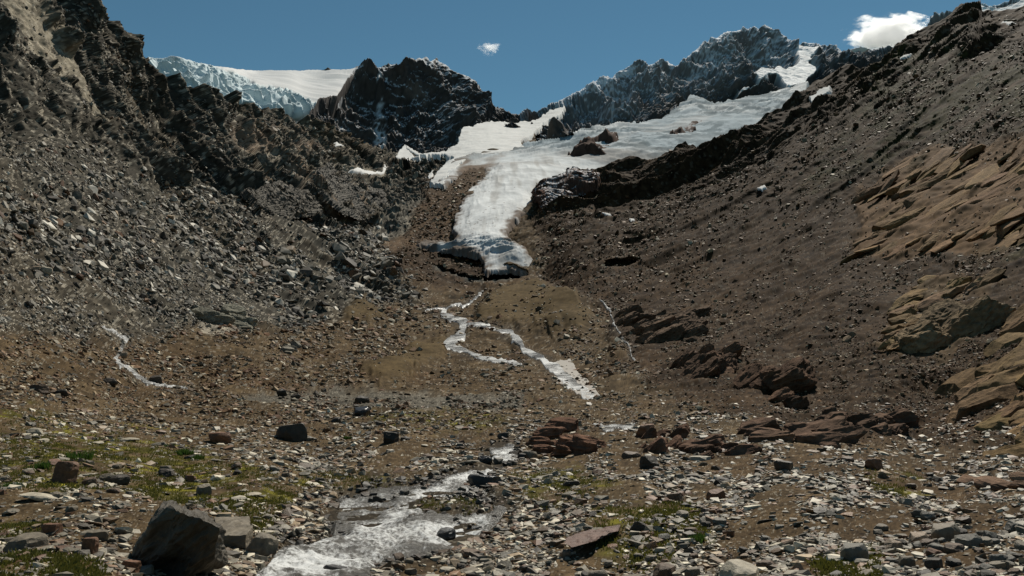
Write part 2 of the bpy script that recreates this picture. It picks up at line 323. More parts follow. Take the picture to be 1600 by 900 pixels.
def make_A():
    nc, nr = 1500, 1000
    xs = np.linspace(-170, 1770, nc)
    yt = topA(xs); yb = 985.
    t = np.linspace(0, 1, nr)[:, None]
    Yg = np.where(t < .62, yb+(310-yb)*t/.62, 310+(yt[None]-310)*(t-.62)/.38)
    for pas in (0, 1):
        Xg = np.broadcast_to(xs, Yg.shape)
        x = Xg.ravel(); y = Yg.ravel()
        d = dA(x, y)
        gi = np.clip(Z['glac'](x, y), 0, 25); d = d*(1+.04*sstep(2, 22, gi)*(x < 838))
        P0 = pt(x, y, d)
        n0 = gnormals(P0, nr, nc)
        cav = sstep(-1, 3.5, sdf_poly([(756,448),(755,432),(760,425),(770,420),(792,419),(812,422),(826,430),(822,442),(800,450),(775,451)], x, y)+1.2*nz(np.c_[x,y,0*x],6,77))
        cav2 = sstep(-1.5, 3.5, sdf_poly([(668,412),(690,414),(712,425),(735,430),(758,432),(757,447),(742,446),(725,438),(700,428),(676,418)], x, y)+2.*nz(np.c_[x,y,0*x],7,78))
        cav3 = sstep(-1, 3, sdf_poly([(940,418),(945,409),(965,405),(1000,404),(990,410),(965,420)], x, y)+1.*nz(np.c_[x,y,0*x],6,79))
        wx = x + 9*nz(np.c_[x, y, 0*x], 22, 3)+4*nz(np.c_[x, y, 0*x], 7, 5); wy = y + 6*nz(np.c_[x, y, 0*x+50], 22, 4)+3*nz(np.c_[x, y, 0*x+50], 7, 6)
        zl = zone('left', wx, wy, 18); zr = zone('right', wx, wy, 12); cl = zone('cliff', wx, wy, 25); cr = zone('cliffR', wx, wy, 26)
        slab = zone('slab', wx, wy, 6); pale = zone('pale', wx, wy, 4); mor = zone('moraine', wx, wy, 7); flat = zone('gray_flat', wx, wy, 5)
        moss = zone('moss', wx, wy, 14); olive = zone('olive', wx, wy, 20); hum = zone('hummock', wx, wy, 8)
        gul = zone('gully', wx, wy, 6); pc = zone('pinkcliff', wx, wy, 8)
        st = zone('stream', x, y, 7); st2 = zone('streams', x, y, 3)
        # stretched coordinates along the fall line of each side
        QL = P0 - .87*(P0@FL)[:, None]*FL; QR = P0 - .8*(P0@FR)[:, None]*FR
        fade = np.clip(d/250, .25, 2.5)
        h = np.zeros(len(x), np.float32)
        cl = cl*(1-.9*mor)*(1-.75*gul); m = cl > .01
        q = QL[m]; far = sstep(350, 700, d[m]); 
        rib = ridged(q, 34, 5, 11)*1.0 + .9*nz(q, 90, 12)
        blk = ridged(P0[m], 24, 5, 13)
        h[m] += cl[m]*((rib-1.1)*11*np.clip(d[m]/330, .35, 1.7)*(1-.62*far) + (blk-1.1)*(2+4*far))
        m = zl > .01
        h[m] += (zl*(1-cl)*(1-.8*gul)*(1-mor))[m]*(ridged(QL[m], 26, 4, 15)-1.1)*2.6*np.clip(d[m]/200, .15, 2.)
        m = cr > .01
        h[m] += cr[m]*((ridged(QR[m], 30, 5, 21)-1.1)*12)
        m = zr > .01
        h[m] += zr[m]*(1-cr[m])*(ridged(QR[m], 16, 4, 25)-1.1)*1.5*(1-mor[m])*np.clip(d[m]/250, .2, 1.5)
        m = slab > .01
        Q2 = QR[m]
        s1 = ridged(Q2, 7, 5, 31)
        h[m] += slab[m]*(1.2*np.clip(nz(P0[m], 22, 32)+.3, 0, 1)+(s1-1.1)*.85)
        # soft mounds of the valley floor
        fl = (1-zl)*(1-zr)
        mid = sstep(30, 110, d)
        h += fl*(mid*(1.6*nz(P0, 34, 41)+.8*nz(P0, 13, 42))*np.clip(d/200, .3, 2) + (1-mid)*(.16*nz(P0, 5, 43)+.08*nz(P0, 1.9, 44)))
        h += hum*2.0*np.clip(d/250, .3, 2)
        gz = np.abs((n0*P0).sum(1))/np.linalg.norm(P0, axis=1); gz = np.clip(gz, .03, 1); gw = sstep(.05, .30, gz)
        rough = (.13+.09*zl+.02*zr-.05*flat-.05*hum-.02*moss)*(1-.6*(1-mid)*fl)
        h += rough*adapt(P0, d/gz**.5, .6, 9, 60, expo=.72)*(1-.75*mor)
        if pas: break
        # re-space the rows of every column so that slopes raised towards the viewer keep enough of them
        Pl = P0+n0*h[:, None]; dp = np.maximum(Pl@FWD, .5); yi = (450-(Pl@UP)/dp*F).reshape(nr, nc)
        wgt = np.abs(np.diff(yi, axis=0))+.45*np.abs(np.diff(Yg, axis=0)); k0 = int(np.argmax(t[:, 0] >= .62)); Y2 = Yg.copy()
        for r0, r1_ in ((0, k0), (k0, nr-1)):
            wg = wgt[r0:r1_]; m_ = r1_-r0; cum = np.vstack([np.zeros(nc), np.cumsum(wg, 0)]); cum /= cum[-1:]
            sm = np.cumsum(np.pad(cum, ((0, 0), (13, 12)), 'edge'), 1); sm = np.concatenate([np.zeros((m_+1, 1)), sm], 1); cum_s = (sm[:, 25:]-sm[:, :-25])/25
            if r0 == 0: cum = cum_s[:, :nc]
            cum = cum*.96+.04*np.linspace(0, 1, m_+1)[:, None]; q_ = np.linspace(0, 1, m_+1)
            for k in range(nc): Y2[r0:r1_+1, k] = np.interp(q_, cum[:, k], Yg[r0:r1_+1, k])
        Yg = Y2
    # rough ground at every scale the mesh can hold
    P1 = P0 + n0*h[:, None]
    h += rough*adapt(P1, d/gz**(.95-.3*zl-.15*zr), .07, .6, 50)*(1-.75*mor)
    hf, r1, r2 = facets(P1, d, 6.5, 5); _, q1, q2 = facets(P1, d, 4.2, 15)
    P1s = P1-(.62*zl*(P1@FL))[:, None]*FL-(.6*zr*(P1@FR))[:, None]*FR; hf2, r3, r4 = facets(P1s, d, 13, 6); hf3, _, _ = facets(P1s, d, 30, 16)
    h += np.clip(cl+.5*cr, 0, 1)*hf3*.5
    fac = np.clip(.75+.35*zl-.1*zr-.6*slab-.6*hum-.65*flat-.3*moss-.9*gul, .08, 1.2)
    fac = fac*gw*(1-.6*mor)*(1-.25*zr)
    h += fac*hf*.62 + np.clip(fac-.1, .0, 1)*hf2*.42*(1-.4*zr)
    h *= 1-.88*sstep(-8, 1, Z['streams'](x, y)) 
    h *= 1-.9*sstep(-5, 1, Z['snow'](x, y))
    h = h*(1-.7*sstep(-14, 4, Z['stream'](x, y))) - st*.10
    P = P0 + n0*h[:, None]
    P = P*(1+.2*cav+.035*cav2+.03*cav3)[:, None]
    n1 = gnormals(P, nr, nc)
    # base colours
    c = np.tile(np.array([.085, .062, .038]), (len(x), 1))
    big = nz(P0, 18, 61); big2 = nz(P0, 60, 62); med = adapt(P0, d, .3, 3, 63, expo=.0)
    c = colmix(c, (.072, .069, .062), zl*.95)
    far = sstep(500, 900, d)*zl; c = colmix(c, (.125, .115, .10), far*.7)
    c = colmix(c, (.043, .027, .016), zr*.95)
    c = colmix(c, (.068, .042, .023), np.clip(big, 0, 1)*.7*(1-zl))
    dk = zl*sstep(.0, .6, nz(QL, 16, 67)); c = colmix(c, (.045, .042, .038), dk*.4); c = colmix(c, (.075, .056, .036), zl*np.clip(nz(QL, 25, 64)-.05, 0, 1)*.8)
    c = colmix(c, (.05, .035, .023), cr*.7)
    rk = cl*sstep(.1, .6, nz(QL, 20, 65)); c = colmix(c, (.05, .047, .043), rk*.45)
    c = colmix(c, (.34, .31, .26), gul); c = colmix(c, (.28, .22, .18), pc*.8*sstep(-.3, .4, nz(P0, 25, 66)))
    c = colmix(c, (.12, .075, .042), slab*.9)
    low = slab*sstep(425, 450, wy); c = colmix(c, (.10, .075, .05), low*.8)
    c = colmix(c, (.30, .28, .25), pale*.85); c = colmix(c, (.11, .105, .095), flat*.9)
    c = colmix(c, (.085, .062, .032), hum*.85); c = colmix(c, (.105, .072, .048), mor*.9)
    mg = sstep(-.25, .25, nz(P0, 1.3, 71)+.5*nz(P0, .35, 72)) if True else 0
    c = colmix(c, (.06, .055, .014), moss*mg*sstep(120, 60, d)); c = colmix(c, (.15, .14, .02), moss*sstep(.1, .5, nz(P0, .5, 73))*sstep(120, 60, d)*mg)
    og = sstep(-.35, .3, nz(P0, 14, 74)+.6*nz(P0, 4, 75)); c = colmix(c, (.034, .034, .012), olive*og*.8)
    wet = sstep(-14, 2, Z['stream'](wx, wy)); c = colmix(c, (.035, .032, .028), wet*.8); wet2 = sstep(-6, 2, Z['streams'](wx, wy)); c = colmix(c, (.05, .045, .04), wet2*.6)
    c = colmix(c, (.06, .072, .075), np.clip(cav+.8*cav2, 0, 1))  # ice grey of the cave recesses, darkened to paint their shade in
    var = (.35+.5*r1+.35*(r3-.5)+.55*q1**2)*(1-.3*gul); var = lerp(var, 1, np.clip(hum*.6+slab*.6+moss*.4, 0, 1))
    brt = ((q2 > .94-.05*zl)*np.clip(1-slab-hum, 0, 1))[:, None]
    c = c*var[:, None]*(1+.18*med)[:, None]
    c = c + (np.array([.30, .28, .25])-c)*brt*(.5*zl+.45-.25*zr)[:, None]
    c = np.clip(c*np.array([1.05, 1, .88]), .006, .9)
    # back slope behind the crest, going away and down
    G = P.reshape(nr, nc, 3); C = c.reshape(nr, nc, 3)
    top = G[-1]; dd = np.linalg.norm(top, axis=1)
    back = []; cb = []
    for k, (fy, fz) in enumerate(((.02, .004), (.06, .02), (.14, .07), (.25, .17))):
        b = top.copy(); b[:, 0] *= 1+fy; b[:, 1] *= 1+fy; b[:, 2] = top[:, 2]*(1+fy) - dd*(fz+.01); back.append(b); cb.append(C[-1])
    V = np.concatenate([G, np.array(back)], 0); Cc = np.concatenate([C, np.array(cb)], 0)
    nrr = V.shape[0]
    Ff = grid_faces(nrr, nc)
    Vf = V.reshape(-1, 3); ds = Vf[:, 1]
    q = ds[Ff]; ok = (q.max(1)/np.maximum(q.min(1), .1)) < 1.6
    jump = (xs > 832) & (xs < 846)
    col = Ff[:, 0] % nc; Yx = np.concatenate([Yg, np.repeat(Yg[-1:], 4, 0)], 0).ravel(); ok &= ~((Yx[Ff[:, 0]] < 312) & jump[col] & (np.abs(topA(xs[np.minimum(col+1, nc-1)])-topA(xs[col])) > 20))
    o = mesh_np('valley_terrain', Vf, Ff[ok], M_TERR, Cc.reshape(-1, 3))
    tag(o, 'rubble covered valley floor and scree flanks below the glacier', 'valley', kind='structure')
    yq = np.arange(-340, 986, 1.0); inv = np.empty((len(yq), nc), np.float32)
    for k in range(nc): inv[:, k] = np.interp(yq, Yg[::-1, k], np.arange(nr)[::-1])
    return dict(inv=inv, P=G, N0=n0.reshape(nr, nc, 3), xs=xs, nr=nr, nc=nc, yb=yb)
TA = make_A()
def surf(x, y):
    """point and smooth normal of the finished terrain under image point (arrays)"""
    x = np.asarray(x, float); y = np.asarray(y, float)
    u = (x-TA['xs'][0])/(TA['xs'][1]-TA['xs'][0]); u = np.clip(u, 0, TA['nc']-1.01)
    yi = np.clip(y+340, 0, TA['inv'].shape[0]-1); v = np.clip(TA['inv'][np.round(yi).astype(int), u.astype(int)], 0, TA['nr']-1.01)
    i = u.astype(int); j = v.astype(int)
    return TA['P'][j, i], TA['N0'][j, i]

# ------------------------------------------------------------------ overlays: sheets laid on the terrain
def overlay(name, sdf, box, dfun, step, hfun, cfun, mat, edge=3.0, sink=.004, smooth=True, norm=None, warp=0):
    """a sheet over the terrain; hfun(x,y,P,s,d) height in metres, cfun gives base colour"""
    x0, y0, x1, y1 = box
    xs = np.arange(x0, x1, step); ys = np.arange(y1, y0, -step)
    X, Y = np.meshgrid(xs, ys); x = X.ravel(); y = Y.ravel()
    d = dfun(x, y); P = pt(x, y, d); n = gnormals(P, len(ys), len(xs))
    if norm is not None: n = n*(1-norm)+np.array([0, 0, 1.])*norm; n /= np.linalg.norm(n, axis=1, keepdims=True)
    if warp:
        Q = np.c_[x, y, 0*x]; xw = x+warp*nz(Q, warp*3.1, 91)+.5*warp*nz(Q, warp, 92); yw = y+.7*warp*nz(Q+33, warp*3.1, 93)+.4*warp*nz(Q+33, warp, 94)
    else: xw, yw = x, y
    s = sdf(xw, yw)
    h = hfun(x, y, P, s, d)
    e = sstep(-edge, edge*.6, s)
    h = h*e - (1-e)*sink*d
    V = P + n*h[:, None]
    keep = s > -edge
    Ff = grid_faces(len(ys), len(xs), None)
    Ff = Ff[keep[Ff].all(1)]
    N2 = gnormals(V, len(ys), len(xs))
    c = cfun(x, y, P, s, d, N2, h)
    V, Ff, c = compact(V, Ff, np.clip(c, .005, .92))
    return mesh_np(name, V, Ff, mat, c, smooth=smooth)
def dsurf(x, y):
    Pm, _ = surf(x, y); return Pm@FWD

# ---- glacier
def ice_h(x, y, P, s, d):
    h = (2.2 + 2.5*np.clip(s, 0, 25)/25)*np.clip(d/550, .6, 2.5)
    # longitudinal flow lines, swells, and the crevasse fields
    h = h + 4*nz(P, 160, 1)*sstep(0, 20, s) + 1.0*nz(P, 55, 2)
    up = sstep(800, 1000, d)
    Q = P*np.array([.35, 1, .8]); Q2 = (P@np.array([[.8, .6, 0], [-.6, .8, 0], [0, 0, 1]]))*np.array([1, .35, 1])
    cre = np.clip(ridged(Q2, 30, 4, 5)-.6, -.6, .8)
    h = h + up*cre*5.*(.35+.65*sstep(-.2, .5, nz(P, 300, 7)+.2)) + (1-up)*(ridged(P*np.array([1, .18, .3]), 9, 3, 8)-1)*.5
    band = sstep(16, 3, np.abs(y-387-.03*(x-700)))*sstep(640, 670, x)*sstep(812, 795, x)
    h = h*(1-.62*sstep(385, 412, y)) + band*(ridged(P*np.array([.18, 1, 1.6]), 9, 3, 9)-1.2)*2.6
    low = sstep(395, 420, y)*(1-band)
    h = h + low*(ridged(Q, 16, 3, 10)-1)*.9
    return h
def ice_c(x, y, P, s, d, N, h):
    c = np.tile(np.array([.60, .61, .60]), (len(x), 1))
    up = sstep(850, 1050, d)
    c = colmix(c, (.30, .35, .375), up*.9*sstep(-.9, .1, nz(P, 120, 21)+.4*nz(P, 30, 22)))
    q = (P@np.array([[.8, .6, 0], [-.6, .8, 0], [0, 0, 1]]))*np.array([1, .12, .6])
    st = sstep(.05, .5, ridged(q, 20, 4, 23, .75)-.62)*up*sstep(-.5, .15, nz(P, 150, 34)); c = colmix(c, (.13, .165, .18), st*.8); st2 = sstep(.2, .6, ridged(q*1.0, 70, 2, 35, .7)-.7)*up; c = colmix(c, (.47, .47, .46), st2*.5)
    q2 = P*np.array([1, .07, .2]); c = colmix(c, (.32, .30, .27), (1-up)*sstep(.1, .7, nz(q2, 14, 24)+.6*nz(q2, 5, 25))*.5); mud = sstep(1150, 950, d)*sstep(820, 900, d)*sstep(-.1, .5, nz(P*np.array([.5, 1, 1]), 60, 36)); c = colmix(c, (.22, .20, .18), mud*.6)
    band = sstep(14, 4, np.abs(y-387-.03*(x-700)))*sstep(642, 670, x)*sstep(812, 795, x)
    c = colmix(c, (.30, .38, .40), band*sstep(.0, -.6, N[:, 2]-.75)*.8)
    deb = sstep(10, -1, s+6*nz(P, 12, 26)+4*nz(P, 4, 27)); deb *= sstep(1150, 800, d)
    lf = np.maximum(sstep(752, 700, x)*sstep(372, 382, y)*(1-.6*band), sstep(775, 750, x+6*nz(P, 6, 37))*sstep(396, 404, y)); deb = np.clip(deb+lf*sstep(-.6, .3, nz(P, 9, 28)), 0, 1)
    c = colmix(c, (.12, .085, .06), deb*.9)
    brn = sstep(36, 5, np.hypot((x-745)/1.6, y-262))*sstep(-.2, .4, nz(P*np.array([1, .3, 1]), 22, 29)); c = colmix(c, (.16, .11, .075), brn*.85)
    sp = nz(P, 2.2, 30)*sstep(1000, 600, d); c = colmix(c, (.14, .11, .09), (sp > .85)*.7)
    mott = adapt(P, d, 1, 40, 33, expo=0)
    return c*(1+.10*mott+.07*nz(P, 9, 31))[:, None]
g = overlay('glacier', lambda x, y: sdf_poly(GLAC, x, y), (640, 125, 1275, 446), dG, .8, ice_h, ice_c, M_ICE, edge=2.5, warp=2.5)
tag(g, 'white glacier tongue flowing down from the snowy range to its snout', 'glacier', kind='structure')

# ------------------------------------------------------------------ mountains beyond the basin
def mountain(name, box_x, top, bot, dpts, disp, cfun, nc, nr, label, jag=2.0, seed=1, kind='structure', mat=None, cat=None):
    dm = RBF(dpts); xs = np.linspace(box_x[0], box_x[1], nc)
    q = np.c_[xs, xs*0, xs*0]
    yt = top(xs) + jag*(nz(q, 9, seed)+.7*nz(q, 3.6, seed+1)+.4*nz(q, 1.6, seed+2)); yb = bot(xs)
    t = np.linspace(0, 1, nr)[:, None]
    Yg = yb[None]+(yt-yb)[None]*t; Xg = np.broadcast_to(xs, Yg.shape)
    x, y = Xg.ravel(), Yg.ravel(); d = dm(x, y); P0 = pt(x, y, d); n0 = gnormals(P0, nr, nc)
    tt = np.broadcast_to(t, Yg.shape).ravel()
    h = disp(x, y, P0, d)
    P = P0+n0*(h*(1-.75*sstep(.9, 1, tt)))[:, None]
    n1 = gnormals(P, nr, nc); c = cfun(x, y, P, d, n1, h)
    G = P.reshape(nr, nc, 3); C = np.clip(c, .01, .92).reshape(nr, nc, 3); top3 = G[-1]
    back = []; cb = []
    for fy, fz in ((15, 6), (60, 45), (160, 150), (400, 420)):
        b = top3.copy(); dirn = top3[:, :2]/np.linalg.norm(top3[:, :2], axis=1, keepdims=True)
        b[:, :2] += dirn*fy; b[:, 2] -= fz; back.append(b); cb.append(C[-1])
    V = np.concatenate([G, np.array(back)], 0).reshape(-1, 3); Cc = np.concatenate([C, np.array(cb)], 0).reshape(-1, 3)
    o = mesh_np(name, V, grid_faces(nr+4, nc), mat or M_FAR, Cc)
    tag(o, label, cat, kind=kind); return o

def peak_disp(x, y, P, d):
    Q = P*np.array([1, .6, .55]); W = Q+14*np.c_[nz(P, 90, 1), nz(P, 90, 2), nz(P, 90, 3)]
    return (ridged(W, 210, 3, 101, .6)-1.2)*44 + (ridged(P+0, 62, 5, 105, .6)-1.2)*12 + 9*adapt(P, d, 4, 16, 108, smin=2, expo=0)*.35
def peak_col(x, y, P, d, N, h):
    c = np.tile(np.array([.060, .052, .048]), (len(x), 1)); c = colmix(c, (.10, .085, .075), sstep(0, .7, nz(P, 70, 111)))
    c = c*(1+.35*adapt(P, d, 4, 16, 112, smin=2, expo=0))[:, None]
    alt = sstep(230, 120, y+18*nz(P, 90, 115))
    n2 = N[:, 2]+.22*adapt(P, d, 5, 40, 113, smin=2, expo=0)*.6
    sn = sstep(.50, .74, n2)*alt*.8
    co = Z_couloir(x+4*nz(P, 30, 116), y)
    sn = np.maximum(sn, co*sstep(.3, .7, n2+.25))
    low = sstep(175, 215, y)*sstep(.0, .6, nz(P*np.array([1, 1, 3]), 40, 117))
    c = colmix(c, (.12, .105, .09), low*.6)
    return colmix(c, (.74, .76, .78), sn)
def Z_couloir(x, y):
    return np.maximum(sstep(-2, 4, sdf_line([(592, 105, 2), (596, 125, 4), (600, 150, 6), (602, 165, 8), (600, 183, 2)], x, y)), sstep(-2, 3, sdf_line([(576, 149, 1), (588, 153, 3), (600, 162, 4)], x, y)))
mountain('mountain_peak', (482, 812),
  curve([(482,178),(490,165),(497,150),(515,142),(530,137),(543,122),(556,108),(562,103),(573,100),(600,100),(617,95),(627,101),(640,100),(647,92),(657,87),(673,90),(685,89),(695,97),(707,110),(720,117),(740,126),(753,143),(767,162),(783,167),(793,172),(812,174)]),
  curve([(482,200),(500,230),(560,262),(640,270),(700,262),(740,215),(812,208)]),
  [(480,180,1340),(520,230,1230),(580,250,1180),(650,262,1150),(720,215,1420),(790,205,1560),(812,190,1600),(495,150,1400),(545,125,1560),(510,145,1430),(560,103,1760),(600,100,1800),(657,87,1830),(695,97,1850),(740,125,1850),(790,172,1780),(812,172,1780),(560,180,1400),(620,180,1450),(680,170,1540),(730,175,1620),(610,140,1600),(670,230,1330)],
  peak_disp, peak_col, 640, 330, 'dark craggy rock peak with a thin snow gully above the basin', jag=2.0, seed=31)

def range_disp(x, y, P, d):
    Q = P*np.array([1, .6, .45]); W = Q+18*np.c_[nz(P, 120, 1), nz(P, 120, 2), nz(P, 120, 3)]
    sn = Z_rs(x, y)
    return ((ridged(W, 260, 3, 121, .6)-1.2)*52 + (ridged(P, 80, 5, 125, .6)-1.2)*21 + 12*adapt(P, d, 5, 20, 128, smin=2, expo=0)*.35)*(1-.85*sn)
RSP = [[(1150,142),(1162,126),(1185,122),(1178,108),(1190,98),(1215,96),(1235,95),(1248,88),(1244,72),(1252,66),(1278,66),(1292,72),(1282,78),(1272,84),(1268,92),(1278,98),(1280,106),(1260,122),(1235,133),(1215,112),(1190,120),(1172,134)],
  [(1318,84),(1328,80),(1357,74),(1350,80),(1325,92)],[(1040,190),(1050,172),(1072,160),(1084,150),(1096,150),(1108,160),(1100,175)],[(1530,-4),(1560,4),(1600,-6),(1660,-20),(1660,60),(1530,40)]]
RS = Field(RSP)
def Z_rs(x, y): return sstep(-2, 3, RS(x+3*nz(np.c_[x, y, 0*x], 12, 1), y+3*nz(np.c_[x, y, 0*x], 10, 2)))
def range_col(x, y, P, d, N, h):
    c = np.tile(np.array([.062, .058, .056]), (len(x), 1)); c = colmix(c, (.10, .075, .06), sstep(.1, .7, nz(P, 90, 131))*sstep(100, 190, y))
    c = c*(1+.3*adapt(P, d, 5, 20, 132, smin=2, expo=0))[:, None]
    hi = sstep(25, -40, y-curve([(800,175),(950,165),(1060,140),(1200,100),(1400,80),(1600,30)])(x)+14*nz(P, 80, 135))
    n2 = N[:, 2]+.3*adapt(P, d, 6, 60, 133, smin=2, expo=0)*.6
    sn = sstep(.20, .68, n2+.12*hi)*hi*.8 + .18*hi
    sn = np.maximum(sn, sstep(.72, .85, n2)*.55)
    gl = sstep(-1.2, 1.2, sdf_line([(957,118,1.),(958,150,1.5),(960,198,2)], x+2*nz(P,20,5), y)); gl2 = sstep(-1.5, 1.5, sdf_line([(1120,68,2),(1108,80,2),(1092,98,1)], x, y))
    sn = np.maximum(sn, np.maximum(gl, gl2)*.7)
    c = colmix(c, (.70, .73, .77), np.clip(sn, 0, 1))
    return colmix(c, (.80, .80, .79), Z_rs(x, y)*sstep(.1, .5, N[:, 2]+.3))
mountain('mountain_range', (790, 1720),
  curve([(790,178),(800,168),(807,163),(817,158),(827,163),(843,157),(867,145),(900,135),(937,122),(957,117),(987,103),(1000,93),(1013,95),(1033,87),(1047,87),(1057,97),(1083,80),(1113,55),(1120,57),(1133,47),(1150,43),(1167,36),(1183,38),(1200,38),(1207,40),(1220,55),(1230,57),(1250,60),(1267,62),(1303,67),(1320,78),(1330,78),(1357,74),(1383,67),(1407,60),(1433,47),(1457,28),(1477,14),(1497,1),(1530,-5),(1560,-2),(1600,-14),(1720,-40)]),
  curve([(790,215),(815,235),(830,240),(870,232),(920,217),(960,210),(1035,204),(1050,190),(1110,178),(1170,166),(1260,140),(1330,130),(1500,90),(1720,90)]),
  [(790,215,1480),(825,235,1250),(870,228,1150),(920,215,1220),(960,208,1380),(1030,200,1500),(1110,172,1800),(1170,162,1880),(1260,138,2000),(1330,120,2150),(1500,80,2300),(1720,80,2300),
   (800,168,1850),(817,158,1850),(900,135,1800),(957,117,1850),(1000,93,1950),(1047,87,2050),(1083,80,2200),(1120,57,2350),(1167,36,2500),(1220,55,2650),(1300,67,2800),(1340,78,2900),(1400,62,2800),(1480,12,2750),(1560,0,2700),(1720,-40,2700),
   (880,180,1480),(960,160,1600),(1000,150,1650),(1060,130,1850),(1130,110,2000),(1190,100,2150),(1240,100,2250),(1160,135,1950),(1300,100,2400)],
  range_disp, range_col, 1350, 300, 'long jagged rock range dusted with fresh snow above the glacier', jag=1.6, seed=51)

# ---- ice cap on the left with its broken cliff
def cap_disp(x, y, P, d):
    cl = 1-sstep(-3, 3, CE(x)-y)
    return 6*nz(P, 120, 141)+cl*(ridged(P*np.array([1, 1, .25]), 34, 4, 142)-1.2)*13 + (1-cl)*2.2*(ridged(P*np.array([.5, 1, 1]), 70, 3, 143)-1)
CE = curve([(250,80),(277,90),(310,96),(350,107),(375,116),(400,129),(427,133),(460,147),(487,155),(500,163),(512,176),(560,190)])
def cap_col(x, y, P, d, N, h):
    c = np.tile(np.array([.60, .60, .59]), (len(x), 1))
    cl = 1-sstep(-2, 2, CE(x)-y+2*nz(P, 20, 144))
    c = colmix(c, (.60, .69, .71), cl*.9); c = colmix(c, (.26, .33, .35), cl*sstep(.1, .7, nz(P*np.array([1, 1, .3]), 18, 145))*.7)
    q = P*np.array([.35, 1, 1]); c = colmix(c, (.35, .38, .40), (1-cl)*sstep(.35, .8, nz(q, 26, 146))*sstep(8, 0, np.abs(y-122-.02*(x-430)))*.8)
    c = colmix(c, (.45, .47, .48), (1-cl)*sstep(.45, .8, nz(q, 40, 147))*sstep(140, 90, x*.0+np.abs(y-128)*6)*.5)
    return c
mountain('ice_cap', (232, 575),
  curve([(232,90),(262,86),(270,86),(300,95),(347,104),(375,108),(400,110),(450,110),(500,108.5),(543,108),(575,100)]),
  curve([(232,130),(277,135),(330,145),(383,175),(450,190),(520,205),(575,205)]),
  [(232,90,1300),(270,86,1300),(347,104,1500),(400,110,2300),(500,108,2500),(575,100,2500),(277,91,1220),(350,107,1280),(400,129,1340),(460,147,1380),(500,163,1450),(400,122,1650),(470,135,1750),(540,125,2100),(530,140,1700),
   (250,130,1150),(330,145,1190),(383,170,1240),(450,190,1290),(520,205,1700),(575,205,1900),(450,116,2000),(520,115,2250)],
  cap_disp, cap_col, 600, 220, 'flat white ice cap ending in a broken blue ice cliff', jag=.4, seed=71, mat=M_SNOW)

# ---- rocks poking out of the far snow
def crag(name, poly, dfun, hm, colr, label, cat, lam=None, step=.7, warp=2, fine=1., edge=2.0, mat=None, strat=None, snow=0, kind=None, group=None, seed=0, tilt=0., edgew=12):
    a = np.array(poly, float); bx = (a[:, 0].min()-6, a[:, 1].min()-6, a[:, 0].max()+6, a[:, 1].max()+6)
    dm = float(np.mean(dfun(a[:, 0], a[:, 1]))); lam = lam or 14*dm/F
    w = min(bx[2]-bx[0], bx[3]-bx[1])*.35
    def hf(x, y, P, s, d):
        gz = np.clip(np.abs((gnormals(P, len(np.unique(y)), len(np.unique(x)))*P).sum(1))/np.linalg.norm(P, axis=1), .04, 1)
        Q = P if strat is None else P-.8*(P@strat)[:, None]*strat
        b = sstep(0, 1, np.clip(s/w, 0, 1))**.6
        tx = (x-bx[0])/(bx[2]-bx[0])-.5
        h = hm*(.45+.55*b)*(1+tilt*tx) + hm*.55*(ridged(Q, lam*2.6, 2 if fine < .5 else 3, 201+seed)-1.1)
        f, r1, r2 = facets(Q, d, 16 if fine > .5 else 26, 7+seed); f2, _, _ = facets(P, d, 7, 8+seed)
        return h + ((f*.7 + f2*.35)*sstep(.05, .3, gz) if fine > .5 else f*.55 + .55*facets(Q, d, 12, 77)[0]) + .08*adapt(P, d/gz, .05, 4, 210+seed)
    def cf(x, y, P, s, d, N, h):
        c = np.tile(np.array(colr, float), (len(x), 1))
        Q = P if strat is None else P-.85*(P@strat)[:, None]*strat
        c = c*(1+.28*nz(Q, lam*.8, 220)+.25*nz(P, lam*.25, 221))[:, None]
        if fine < .5:
            crk = ridged(P-.93*(P@strat)[:, None]*strat, lam*.5, 3, 240)-1.15
            c = colmix(c, np.array(colr)*.18, sstep(.22, .42, crk)*.85); c = colmix(c, np.array(colr)*1.5, sstep(.2, .7, nz(P-.8*(P@strat)[:, None]*strat, lam*.35, 241))*.6)
            _, u1, u2 = facets(P-.7*(P@strat)[:, None]*strat, d, 8, 19); c = c*(.65+.7*u1)[:, None]
        if snow: c = colmix(c, (.7, .7, .7), snow*sstep(.75, .95, N[:, 2]+.2*nz(P, lam, 222)))
        return c
    o = overlay(name, lambda x, y: sdf_poly(poly, x, y), bx, dfun, step, hf, cf, mat or M_TERR, edge=edge, warp=warp)
    tag(o, label, cat, group, kind); return o
crag('rock_outcrop', [(886,252),(900,238),(930,222),(960,217),(972,227),(966,243),(940,256),(910,263),(890,263)], lambda x, y: dG(x, y)*.985, 22, (.075,.045,.034), 'dark red brown rock island in the middle of the glacier', 'rock outcrop', snow=.6, lam=22)
crag('rock_outcrop', [(1044,211),(1060,208),(1078,196),(1096,195),(1092,210),(1066,223),(1046,222)], lambda x, y: dG(x, y)*.985, 16, (.075,.045,.034), 'small rock island in the upper glacier below the snowy range', 'rock outcrop', snow=.5, lam=20, seed=3)
crag('rock_outcrop', [(836,302),(850,288),(884,272),(920,268),(938,270),(935,292),(905,300),(870,315),(845,326)], dsurf, 9, (.09,.052,.038), 'brown ice polished rock hump beside the lower glacier edge', 'rock outcrop', snow=.75, lam=16, seed=5)
crag('rock_outcrop', [(507,108),(500,109.5),(518,109.5),(512,105)], lambda x, y: 0*x+2420, 8, (.08,.07,.06), 'tiny dark rock tip on the skyline of the ice cap', 'rock outcrop', snow=0, seed=6, step=.5, edge=1.0, warp=0)

